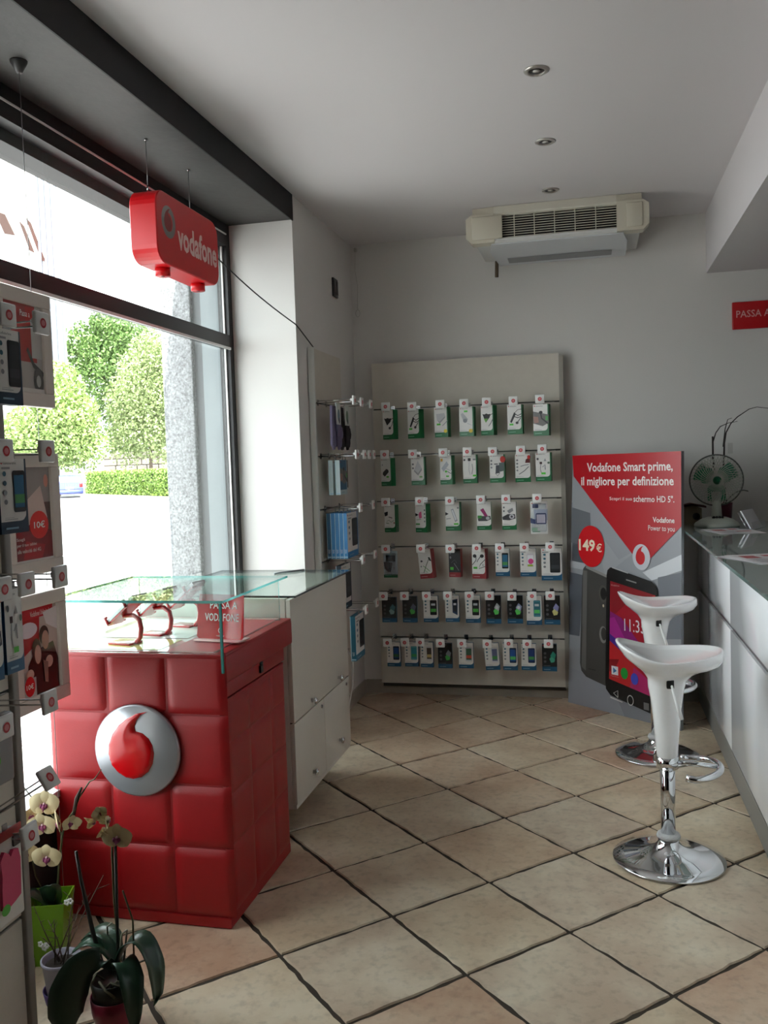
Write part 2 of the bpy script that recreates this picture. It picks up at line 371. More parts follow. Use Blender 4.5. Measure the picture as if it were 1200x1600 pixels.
# ------------------------------------------------------------------ outside
def tri_leaves(n, pts_fn, size, mat, rnd):
    vs = []; fs = []
    for _ in range(n):
        p, nrm = pts_fn(); s = size*rnd.uniform(.6, 1.3)
        u = Vector((rnd.uniform(-1, 1), rnd.uniform(-1, 1), rnd.uniform(-1, 1))).normalized(); w = u.cross(Vector((rnd.uniform(-1, 1), rnd.uniform(-1, 1), rnd.uniform(-1, 1)))).normalized()
        b = len(vs); vs += [p-u*s, p+w*s*.55, p+u*s, p-w*s*.55]; fs.append((b, b+1, b+2, b+3))
    return vs, fs
def outside():
    rnd = random.Random(11)
    g = MB().box(-95, -1.9, -25, 130, -.4, -.12, M('asphalt', '#918f90', 0.9, var=0.08, scale=2)).build('ground'); struct(g, 'pale sunlit street outside')
    SL = M('paving', '#a9a7a6', 0.9, var=0.08, scale=4)
    for k in range(14):
        y0 = 1.2+k*.42
        for i in range(4): MB().box(-2.05-.62*(i+1), -2.05-.62*i-.012, y0, y0+.405, -.12, -.1, SL).build('paving_slab', g)
    # granite pier outside the reveal
    GR = M('granite', '#969798', 0.8, var=0.7, scale=90, bump=0.5, bscale=120)
    p = thing('stone_pier', (-2.25, 4.5, -.12), 'speckled granite pier outside beside the shop window', 'pier')
    m = MB((-2.25, 4.5, -.12)); m.rbox(-2.22, -2.045, 4.34, 4.9, -.12, 3.4, .008, GR); m.build('granite_block', p)
    m = MB((-2.25, 4.5, -.12)); m.box(-2.045, -2.0, 4.375, 4.9, -.12, 3.4, M('grey_channel', '#4a4d4f', 0.5)); m.build('channel', p)
    m = MB((-2.25, 4.5, -.12)); m.box(-2.0, -1.882, 4.372, 4.377, -.1, 2.6, M('grey_reveal', '#7c8486', 0.5, var=.05)); m.build('reveal_plate', p)
    # white house
    HW = M('house_render', '#e6e3dc', 0.9); PT = M('pilaster', '#6d727c', 0.8)
    h = thing('house', (-52, 66, -.12), 'tall pale house with brown shutters beyond the trees', 'building')
    m = MB((-52, 66, -.12)); m.prism([(-39.75, 62, -.12), (-64, 62, -.12), (-64, 84, -.12), (-56, 84, -.12)], (0, 0, 26), HW); m.build('facade', h)
    m = MB((-52, 66, -.12)); m.prism([(-39.5, 61.8, 25.9), (-64.2, 61.8, 25.9), (-64.2, 84.2, 25.9), (-55.8, 84.2, 25.9)], (0, 0, .8), HW); m.build('cornice', h)
    for x in (-39.95, -40.5, -41.0, -41.5):
        m = MB((-52, 66, -.12)); m.box(x-.17, x+.05, 61.85, 62, 8, 26, PT); m.build('pilaster', h)
    BR = M('brown_shutter', '#3c2218', 0.7)
    for (x0, z0, x1, z1, wd) in ((-45.0, 22.4, -44.2, 20.3, .9), (-43.1, 21.35, -42.3, 18.8, .38), (-42.5, 21.55, -41.35, 18.0, .38)):
        m = MB((-52, 66, -.12)); m.prism([(x0-wd/2, 61.9, z0), (x0+wd/2, 61.9, z0-.4), (x1+wd/2, 61.9, z1), (x1-wd/2, 61.9, z1+.2)], (0, .1, 0), BR); m.build('shutter', h)
    # stone wall
    sw = thing('garden_wall', (-26, 66, -.12), 'grey dry stone wall behind the hedge', 'wall')
    SW = M('rubble', '#9c948b', 0.9, var=0.3, scale=1.6, rnd=.3)
    m = MB((-26, 66, -.12)); m.box(-39.3, -16, 65.8, 66.2, -.12, 3.1, SW); m.build('core', sw)
    for r in range(6):
        x = -39.3
        while x < -31.5:
            wd = rnd.uniform(.5, 1.3)
            m = MB((-26, 66, -.12)); m.rbox(x, x+wd-.07, 65.62, 65.85, r*.53-.1, r*.53+.40, .05, SW, 1, False); m.build('stone', sw); x += wd
    # hedge
    A = Vector((-32.5, 52.0, -.12)); B = Vector((-15, 36.2, -.12)); dv = (B-A).normalized(); nv = Vector((-dv.y, dv.x, 0))
    hd = thing('hedge', (A+B)/2, 'clipped low green hedge across the street', 'hedge')
    o0 = (A+B)/2; m = MB(o0); L_ = (B-A).length
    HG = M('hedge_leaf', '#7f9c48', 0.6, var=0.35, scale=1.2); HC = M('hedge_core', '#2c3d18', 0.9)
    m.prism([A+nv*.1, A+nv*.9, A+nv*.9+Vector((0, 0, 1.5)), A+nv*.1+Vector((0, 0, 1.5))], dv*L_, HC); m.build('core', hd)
    def hp():
        a = rnd.uniform(0, L_); f = rnd.random()
        if f < .6: q = A+dv*a-nv*rnd.uniform(-.12, .05)+Vector((0, 0, rnd.uniform(.05, 1.65)))
        else: q = A+dv*a+nv*rnd.uniform(0, 1)+Vector((0, 0, rnd.uniform(1.48, 1.7)))
        return q, None
    vs, fs = tri_leaves(16000, hp, .075, HG, rnd); m = MB(o0); m.add(vs, fs, HG); o = m.build('foliage', hd); o['kind'] = 'stuff'
    k = thing('kerb', (A+B)/2, 'low stone kerb at the foot of the hedge', 'kerb'); KM = M('kerbstone', '#b5ac9c', 0.9, var=0.1)
    for i in range(24):
        a = A+dv*(L_*i/24)-nv*.35; m = MB(o0); m.prism([a, a+nv*.3, a+nv*.3+Vector((0, 0, .25)), a+Vector((0, 0, .25))], dv*(L_/24-.05), KM); m.build('kerbstone', k)
    # trees
    def tree(loc, clusters, nleaf, size, col, label, trunk_r, weep=0.0):
        t = thing('tree', loc, label, 'tree', 'trees across the street'); lc = Vector(loc)
        m = MB(lc); zc = max(c[2] for c in clusters)
        m.tube([lc, lc+Vector((.1, 0, zc*.4)), lc+Vector((-.1, .1, zc*.8))], [trunk_r, trunk_r*.7, trunk_r*.3], M('bark', '#6b5d4f', .9, var=.3, scale=5), 8)
        for c in clusters[:6]: m.tube([lc+Vector((0, 0, zc*.35)), lc+Vector((c[0]*.6, c[1]*.6, c[2]))], [trunk_r*.4, trunk_r*.12], _M['bark'], 5)
        m.build('trunk', t)
        wts = [c[3]**2 for c in clusters]
        def pf():
            c = rnd.choices(clusters, wts)[0]
            d = Vector((rnd.gauss(0, 1), rnd.gauss(0, 1), rnd.gauss(0, 1))).normalized()*(rnd.random()**.35)
            q = lc+Vector((c[0], c[1], c[2]))+Vector((d.x*c[3], d.y*c[3], d.z*c[4]))
            if weep: q.z -= rnd.random()*weep
            return q, None
        mt = M('leaf_'+col.strip('#'), col, .55, var=.35, scale=.8)
        vs, fs = tri_leaves(nleaf, pf, size, mt, rnd); m = MB(lc); m.add(vs, fs, mt); o = m.build('foliage', t); o['kind'] = 'stuff'
    tree((-37.6, 56.5, -.12), [(0, 0, 5, 3.2, 3.2), (-1.8, 0, 4.2, 2.4, 2.4), (1.6, .3, 3.8, 2.2, 2.2), (.2, 0, 7.6, 2.2, 2.2), (-3.4, 0, 3.6, 2.2, 2.4), (2.0, 0, 5.8, 1.6, 1.6)], 22000, .15, '#9fb46c', 'bright light green bushy tree above the parked car', .25)
    tree((-45.2, 78, -.12), [(0, 0, 11, 4.2, 4.4), (2.0, 0, 14.2, 3.0, 3.0), (-2.2, 0, 13.5, 3.0, 3.0), (3.4, 0, 9.0, 2.8, 3.0), (2.0, 0, 5.5, 3.2, 3.4), (0, 0, 16, 2.0, 1.8), (4.6, 0, 12, 1.8, 2.2)], 26000, .19, '#6d8c48', 'tall dark green broadleaf tree in the middle of the trees', .45)
    tree((-32.0, 60, -.12), [(0, 0, 8.8, 2.3, 2.8), (-1.7, 0, 7.0, 1.7, 2.4), (1.7, 0, 8.0, 1.8, 2.8), (.5, 0, 10.8, 1.5, 1.6), (-1.8, 0, 4.6, 1.5, 2.2), (1.5, 0, 5.0, 1.7, 2.6), (0, 0, 5.6, 2.0, 2.6), (2.4, 0, 10, 1.2, 1.5)], 20000, .12, '#9dab74', 'pale feathery weeping birch tree right of the others', .16, 1.0)
    # car, seen from behind
    CP = M('car_paint', '#5a66b8', .25, .3, coat=.8); CG = M('car_glass', '#8c98a8', .05)
    c = thing('car', (-33.6, 51.9, -.12), 'blue violet parked car seen from behind', 'car'); c.rotation_euler = (0, 0, math.atan2(33.6, 51.9))
    prof = [(0, .35), (-.05, .6), (-.02, .95), (.12, 1.02), (.55, 1.42), (.9, 1.5), (2.2, 1.48), (2.9, 1.0), (3.9, .85), (4.1, .6), (4.05, .3), (.1, .25)]
    m = MB(); hw = .84
    lay = [(-hw, .0), (-hw*.93, .06), (hw*.93, .06), (hw, .0)]
    for s_, q in ((-1, 0), (1, 0)): pass
    vs = []; n = len(prof)
    for x in (-.86, -.8, .8, .86):
        for (y, z) in prof: vs.append((x*(1 - max(0, z-1.0)*.28), y + (.06 if abs(x) > .82 else 0)*(1 if y < 2 else -1), z))
    fs = [(a*n+i, a*n+(i+1) % n, (a+1)*n+(i+1) % n, (a+1)*n+i) for a in range(3) for i in range(n)] + [tuple(range(n)), tuple(range(4*n-1, 3*n-1, -1))]
    m.add(vs, fs, CP); m.build('body', c)
    m = MB(); m.add([(-.66, .17, 1.06), (.66, .17, 1.06), (.6, .5, 1.4), (-.6, .5, 1.4)], [(0, 1, 2, 3)], CG); m.build('rear_window', c)
    for s_ in (-1, 1):
        m = MB(); m.rbox(s_*.72-.1, s_*.72+.1, -.07, .05, .7, .95, .02, P('#c8281e', .2)); m.build('tail_light', c)
        for y in (.75, 3.2): m = MB(); m.lathe([(.02, -.09), (.29, -.09), (.3, 0), (.29, .09), (.02, .09)], (0, 0, 0), DARKPL, 16); o = m.build('wheel', c); o.location = (s_*.76, y, .3); o.rotation_euler = (0, PI/2, 0)
    m = MB(); m.box(-.26, .26, -.075, -.03, .6, .72, P('#e8e8e6')); m.build('number_plate', c)
    m = MB(); m.rbox(-.84, .84, -.12, .1, .3, .52, .05, CP); m.build('bumper', c)
    # overhead cables
    m = MB((-36, 61.4, 5.8)); m.tube([(-39.5, 61.5, 5.9), (-36, 61.4, 5.8), (-33.5, 61.5, 6.0)], .02, DARKPL, 4); o = m.build('overhead_cable'); tag(o, 'thin overhead cable in front of the dark tree', 'cable')
outside()

# ------------------------------------------------------------------ kiosk, cabinet
def cushion_mesh(w, h, bulge=.016, mat=RED, n=11):
    mb = MB(); vs = []
    for j in range(n):
        for i in range(n):
            u, v = i/(n-1)*2-1, j/(n-1)*2-1
            u = math.copysign(abs(u)**.7, u); v = math.copysign(abs(v)**.7, v)
            b = bulge*((1-abs(u)**9)*(1-abs(v)**9))**.5*(1-.10*(u*u+v*v))
            vs.append((u*w/2, -b, v*h/2))
    mb.add(vs, [(j*n+i, j*n+i+1, (j+1)*n+i+1, (j+1)*n+i) for j in range(n-1) for i in range(n-1)], mat, True)
    return mb
def kiosk():
    o = (-1.47, 2.86, 0); x0, x1, y0, y1 = -1.79, -1.163, 2.578, 3.15
    k = thing('display_kiosk', o, 'red padded leather display kiosk with round silver emblem and glass case', 'kiosk')
    m = MB(o); m.box(x0+.012, x1-.012, y0+.002, y1, .012, .885, M('kiosk_core', '#8d1218', .5)); m.build('body', k)
    m = MB(o); m.box(x0+.01, x1, y0-.004, y1, .004, .035, RED); m.build('plinth', k)
    # front cushions, three columns by four rows
    xs = [-1.79, -1.571, -1.357, -1.146]; zs = [.035, .264, .469, .70, .905]
    for i in range(3):
        for j in range(4):
            c = cushion_mesh(xs[i+1]-xs[i]-.001, zs[j+1]-zs[j]-.001, .013).build('cushion', k)
            c.location = ((xs[i]+xs[i+1])/2-o[0], y0+.004-o[1], (zs[j]+zs[j+1])/2)
    # right side: padded door below, flat drawer band above
    m = MB(o); m.box(x1-.012, x1, y0+.01, y1-.005, .035, .745, RED); m.build('side_door', k)
    ys = [2.60, 2.80, 3.0, 3.145]; zs2 = [.04, .26, .43, .60, .74]
    for i in range(3):
        for j in range(4):
            c = cushion_mesh(ys[i+1]-ys[i]-.0005, zs2[j+1]-zs2[j]-.0005, .006).build('cushion', k)
            c.rotation_euler = (0, 0, PI/2); c.location = (x1-.0005-o[0], (ys[i]+ys[i+1])/2-o[1], (zs2[j]+zs2[j+1])/2)
    m = MB(o); m.rbox(x1-.02, x1+.004, y0+.02, 3.15, .752, .80, .003, RED); m.build('drawer_front', k)
    m = MB(o); m.rbox(x1-.02, x1+.010, y0+.02, 3.235, .80, .892, .006, RED); m.build('drawer_front', k)
    m = MB(o); m.box(x1+.004, x1+.012, 2.89, 2.912, .765, .79, DARKPL); m.cyl((x1+.01, 2.90, .79), (x1+.01, 2.90, .803), .006, DARKPL); m.build('lock', k)
    m = MB(o); m.box(x1-.010, x1+.0008, y0+.004, y0+.012, .035, .80, P('#1a0a0b')); m.build('corner_seam', k)
    # top: red lip with a glossy pale plate
    m = MB(o); m.rbox(x0+.005, x1+.008, y0-.008, 3.235, .885, .899, .004, RED); m.build('top_lip', k)
    m = MB(o); m.box(x0+.02, x1-.03, y0+.012, 3.20, .898, .903, M('top_plate', '#e8c9c4', .04, coat=.6)); m.build('top_plate', k)
    m = MB(o); pl = Plane(m, (x0, y0, .9034), (1, 0, 0), (0, 1, 0), (0, 0, 1))
    pl.rect(.43, .02, .595, .60, M('red_acrylic_top', '#a8323c', .3)); pl.rect(.03, .03, .40, .20, P('#e9d68a', .1)); pl.rect(.06, .22, .41, .58, P('#f2efe6', .1)); m.build('printed_sheet', k)
    # emblem
    cx, cz, R = -1.46, .583, .1515
    m = MB(o); m.lathe([(0, .0), (R, .0), (R, .010), (R-.006, .016), (0, .018)], (cx, y0-.012, cz), SILVER, 48, True, 'y'); m.build('emblem_ring', k)
    from mathutils.geometry import delaunay_2d_cdt
    bd = [Vector(q) for q in DROP]; nb = len(bd)
    fine = [bd[i].lerp(bd[(i+1) % nb], f) for i in range(nb) for f in (0, .34, .67)]; nf = len(fine)
    def dist(q):
        r = 9
        for i in range(nb):
            a_, b_ = bd[i], bd[(i+1) % nb]; f = max(0, min(1, (q-a_).dot(b_-a_)/(b_-a_).length_squared)); r = min(r, (q-a_.lerp(b_, f)).length)
        return r
    def inside(q):
        c_ = False
        for i in range(nb):
            a_, b_ = bd[i], bd[(i+1) % nb]
            if (a_.y > q.y) != (b_.y > q.y) and q.x < (b_.x-a_.x)*(q.y-a_.y)/(b_.y-a_.y)+a_.x: c_ = not c_
        return c_
    pts = list(fine)
    for i in range(34):
        for j in range(46):
            q = Vector((-.66+i*.035, -.62+j*.035))
            if inside(q) and dist(q) > .016: pts.append(q)
    r = delaunay_2d_cdt(pts, [(i, (i+1) % nf) for i in range(nf)], [list(range(nf))], 1, 1e-5)
    vs = []
    for q in r[0]:
        d_ = dist(q); h_ = .004+.016*math.sqrt(max(0, 1-(1-min(1, d_/.50))**2)) if d_ > 1e-4 else .003
        vs.append((cx+q.x*R, y0-.029-h_, cz+q.y*R))
    m = MB(o); m.add(vs, [tuple(f) for f in r[2]], DROPRED, True)
    m.add([(cx+q.x*R, y0-.029-h, cz+q.y*R) for h in (0, .003) for q in fine], [(i, (i+1) % nf, (i+1) % nf+nf, i+nf) for i in range(nf)], DROPRED)
    m.build('emblem_drop', k)
    # glass case on top
    def sheet(nm, x0, x1, y0, y1, z0, z1, thin):
        m = MB(o); m.box(x0, x1, y0, y1, z0, z1, CASEGLASS)
        for i, f in enumerate(m.f):
            d = Vector((0, 0, 0)); a, b, c_ = (m.v[q] for q in f[:3]); nn = (b-a).cross(c_-a).normalized()
            if abs(nn[thin]) < .5: m.mi[i] = m._m(GEDGE)
        return m.build(nm, k)
    sheet('glass_top', x0, -1.14, 2.562, 3.17, 1.066, 1.074, 2)
    sheet('glass_front', x0, -1.149, 2.552, 2.558, .906, 1.066, 1)
    m = MB(o); m.box(-1.149, -1.142, 2.550, 2.559, .845, 1.066, GEDGE); m.build('glass_corner_edge', k)
    sheet('glass_back', x0+.03, -1.175, 3.16, 3.166, .903, 1.065, 1)
    # things in the case
    s = thing('counter_sign', (-1.24, 2.76, .906), 'small red acrylic sign with white lettering inside the glass case', 'sign', rz=math.radians(-8))
    RA = M('red_acrylic', '#c2141c', .15, coat=.5)
    m = MB(); c_ = .012; m.prism([(-.083, 0, .0), (.075, 0, .0), (.075+.012, 0, .012), (.083, .02, .155), (-.091, .02, .155), (-.095, 0, .012)], (0, .004, 0), RA); m.build('panel', s)
    m = MB(); m.rbox(-.09, .085, -.03, .05, .0, .005, .002, M('clear_foot', '#e8b8b4', .1)); m.build('foot', s)
    m = MB(); pl = Plane(m, (-.087, -.001, .0), (.172, 0, 0), (0, .0195, .155), (0, -1, .13))
    W_ = P('#f3f0ee'); pl.text('PASSA A', .24, .69, .86, .85, W_, .012); pl.text('VODAFONE', .13, .42, .90, .59, W_, .012)
    pl.text('vodafone', .40, .09, .58, .125, W_)
    m.build('lettering', s)
    m = MB(); pl = Plane(m, (-.087, -.001, .0), (.172, 0, 0), (0, .0195, .155), (0, -1, .13)); pl.ring(.49, .22, .05, .06, .3, W_); m.build('emblem', s)
    HR = M('holder_red', '#b01219', .2, coat=.5)
    spots = [(-1.555, 2.70, 0, ''), (-1.525, 2.86, 0, ''), (-1.49, 3.02, 0, '')]
    wh = ['nearest the front glass', 'in the middle of the row', 'at the back of the case']
    for i, (x, y, _, _2) in enumerate(spots):
        h = thing('phone_holder', (x, y, .904), 'red cranked phone holder in the glass case, '+wh[i], 'holder', 'phone holders in the glass case', rz=math.radians(-12)); h.scale = (1.2, 1.2, 1.2)
        m = MB(); m.rbox(-.05, .03, -.028, .028, .0, .006, .002, HR); m.build('foot', h)
        m = MB(); pts = [(.03, 0, .004), (.045, 0, .02), (.05, 0, .045), (.045, 0, .07), (.025, 0, .082), (-.01, 0, .078)]
        m.tube(pts, .007, HR, 8); m.build('arm', h)
        ang = math.radians(38); u = Vector((math.cos(ang), 0, math.sin(ang))); nn = Vector((-math.sin(ang), 0, math.cos(ang)))
        b0 = Vector((-.045, 0, .052)); m = MB()
        m.prism([b0+Vector((0, -.03, 0)), b0+Vector((0, .03, 0)), b0+u*.12+Vector((0, .03, 0)), b0+u*.12+Vector((0, -.03, 0))], nn*.005, HR)
        m.build('cradle', h)
        for q in (.01, .095):
            for sy in (-1, 1):
                m = MB(); p0 = b0+u*q+Vector((0, sy*.034, 0)); m.tube([p0, p0+nn*.022, p0+nn*.022+Vector((0, -sy*.008, 0))], .004, HR, 6); m.build('clip', h)
        ph = thing('smartphone', (x, y, .904), 'demo smartphone lying in the tilted red holder '+wh[i], 'phone', 'demo phones in the glass case', rz=math.radians(-12)); ph.scale = (1.2, 1.2, 1.2)
        m = MB(); p = b0+nn*.0055+u*(-.0)
        m.prism([p+Vector((0, -.031, 0)), p+Vector((0, .031, 0)), p+u*.13+Vector((0, .031, 0)), p+u*.13+Vector((0, -.031, 0))], nn*.009, P('#d9d9dc', .25)); m.build('body', ph)
        m = MB(); p = p+nn*.0096+u*.014
        m.add([p+Vector((0, -.027, 0)), p+Vector((0, .027, 0)), p+u*.10+Vector((0, .027, 0)), p+u*.10+Vector((0, -.027, 0))], [(0, 1, 2, 3)], P('#101114', .08)); m.build('screen', ph)
    # ---- white cabinet behind
    WC = M('white_melamine', '#d4cec3', .42, var=.02, scale=4)
    o = (-1.5, 3.64, .12); c = thing('cabinet', (-1.5, 3.64, 0), 'floating white cabinet with flap and doors behind the red kiosk', 'cabinet')
    o = (-1.5, 3.64, 0); X1 = -1.162; Y0, Y1 = 3.245, 4.045
    m = MB(o); m.box(-1.79, X1-.02, Y0, Y1, .13, .972, WC); m.build('body', c)
    m = MB(o); m.box(-1.77, -1.42, Y0+.05, Y1-.05, 0, .13, M('plinth_dark', '#3a3836', .6)); m.build('plinth', c)
    m = MB(o); m.rbox(X1-.019, X1, Y0+.002, Y1-.002, .478, .968, .001, WC); fl = m.build('flap', c)
    m = MB(o); m.rbox(X1-.019, X1, Y0+.002, 3.638, .150, .473, .001, WC); d1 = m.build('door', c)
    m = MB(o); m.rbox(X1-.019, X1, 3.642, Y1-.002, .150, .473, .001, WC); d2 = m.build('door', c)
    m = MB(o); m.box(X1-.019, X1-.004, Y0+.002, Y1-.002, .13, .147, WC); m.build('bottom_rail', c)
    m = MB(o); m.box(X1-.0195, X1-.012, Y0+.004, Y1-.004, .15, .96, P('#4a443c')); m.build('gap_shadow_strip', c)
    def knob(y, z, par):
        m = MB(o); m.tube([(X1, y, z), (X1+.008, y, z), (X1+.012, y, z), (X1+.02, y, z), (X1+.025, y, z)], [.008, .006, .013, .015, .006], CHROME, 14); m.build('knob', par)
    knob(3.471, .508, fl); knob(3.865, .508, fl); knob(3.455, .21, d1); knob(3.85, .22, d2)
    for y, par in ((3.60, d1), (3.99, d2)):
        m = MB(o); m.tube([(X1, y, .447), (X1+.004, y, .447)], .008, STEEL, 12); m.box(X1+.004, X1+.005, y-.001, y+.001, .442, .452, DARKPL); m.build('lock', par)
    m = MB(o); m.box(-1.80, -1.135, Y0-.01, Y1+.01, .978, .986, CASEGLASS)
    for i, f in enumerate(m.f):
        if i not in (4, 5): pass
    for i, f in enumerate(m.f):
        a, b, c_ = (m.v[q] for q in f[:3]); nn = (b-a).cross(c_-a).normalized()
        if abs(nn.z) < .5: m.mi[i] = m._m(M('glass_edge_dark', '#26302f', .15))
    m.build('glass_top', c)
    for (x, y) in ((-1.2, 3.3), (-1.2, 4.0), (-1.75, 3.3), (-1.75, 4.0)):
        m = MB(o); m.cyl((x, y, .972), (x, y, .978), .01, M('clear_pad', '#cfd6d4', .2), n=10); m.build('pad', c)
    # silver pen lying on the glass
    m = MB((-1.42, 3.95, .99)); m.tube([(-1.46, 3.88, .9905), (-1.36, 4.02, .9905)], .0045, M('pen', '#8d9396', .3, .7), 8); tag(m.build('pen'), 'grey pen lying on the cabinet glass top', 'pen')
kiosk()

# ------------------------------------------------------------------ slat panels, hooks and boxes
def slat_panel(name, origin, width, z0, z1, grooves, label, rz, trim):
    """panel in local XZ, facing -Y, x from 0 to width"""
    p = thing(name, origin, label, 'display panel', None, rz)
    zz = [z0]+grooves+[z1]
    for a, b in zip(zz[:-1], zz[1:]):
        m = MB(); m.box(0, width, 0, .02, a+(.005 if a != z0 else 0), b-(.005 if b != z1 else 0), CREAM); m.build('board', p)
    m = MB(); m.box(.002, width-.002, .016, .045, z0+.01, z1-.01, GROOVE); m.build('backing', p)
    for g in grooves:
        m = MB(); m.box(0, width-.03 if trim > 0 else width, .004, .016, g-.0048, g-.002, ALU); m.box(0, width-.03 if trim > 0 else width, .002, .004, g+.0042, g+.0055, ALU); m.build('rail', p)
    return p
GZ = [.380, .672, .957, 1.246, 1.537, 1.828]
back = slat_panel('slatwall_panel', (-1.343, 5.44, 0), 1.158, .083, 2.117, GZ, 'cream slatwall panel on the back wall full of boxed accessories', 0, 1)
m = MB(); m.box(1.158, 1.184, -.002, .062, .075, 2.10, M('edge_strip', '#a19c92', .4)); m.build('edge_strip', back)
m = MB(); m.box(0, 1.16, .045, .058, .05, .12, GROOVE); m.build('bracket', back)
side = slat_panel('slatwall_panel', (-1.450, 4.56, 0), .54, .10, 2.12, GZ, 'cream slatwall panel on the left wall beyond the cabinet', PI/2, 0)
m = MB(); m.rbox(-.022, -.002, -.012, .022, .08, 2.122, .004, M('white_trim', '#d8d8d4', .35)); m.build('edge_strip', side)
# local +x = world +y for rz = +90, local -y = world +x
fore = slat_panel('slatwall_panel', (-1.42, .60, 0), 1.285, .05, 2.12, GZ, 'cream slatwall panel in the left foreground before the window', PI/2, 0)
m = MB(); m.rbox(1.287, 1.312, -.012, .03, .0, 2.122, .004, M('grey_trim', '#8f8d88', .4)); m.build('edge_strip', fore)
m = MB(); m.box(0, 1.285, .045, .06, .0, 2.1, M('panel_back', '#b9b4aa', .6)); m.build('rear_board', fore)

def make_hook(length=.2):
    h = bpy.data.objects.new('display_hook', None); C.objects.link(h); h.empty_display_size = .03
    m = MB(); m.tube([(0, .0, -.004), (0, -length+.012, -.004), (0, -length+.004, .002)], .0022, STEEL, 6); m.tube([(0, .0, .008), (0, -length, .008)], .0018, STEEL, 6)
    m.box(-.012, .012, -.004, .004, -.016, .016, STEEL); m.build('rod', h)
    m = MB(); m.rbox(-.027, .027, -length-.012, -length-.002, -.023, .028, .004, WHITEPL); m.rbox(-.009, .009, -length-.002, -length+.012, .0, .014, .002, WHITEPL)
    t = m.build('price_tag', h)
    m = MB(); pl = Plane(m, (0, -length-.0122, .002), (1, 0, 0), (0, 0, 1), (0, -1, 0)); pl.ell(0, 0, .0068, .0068, P('#d4868a')); pl.ring(0, 0, .0112, .0112, .40, P('#c23038'))
    m.build('logo', t)
    return h
_hook0 = [None]
def hook(x, y, z, rz, label, group, tilt=0.0, roll=0.0):
    if _hook0[0] is None: _hook0[0] = make_hook(); h = _hook0[0]
    else: h = dup(_hook0[0])
    h.location = (x, y, z); h.rotation_euler = (tilt, roll, rz); tag(h, label, 'hook', group); return h

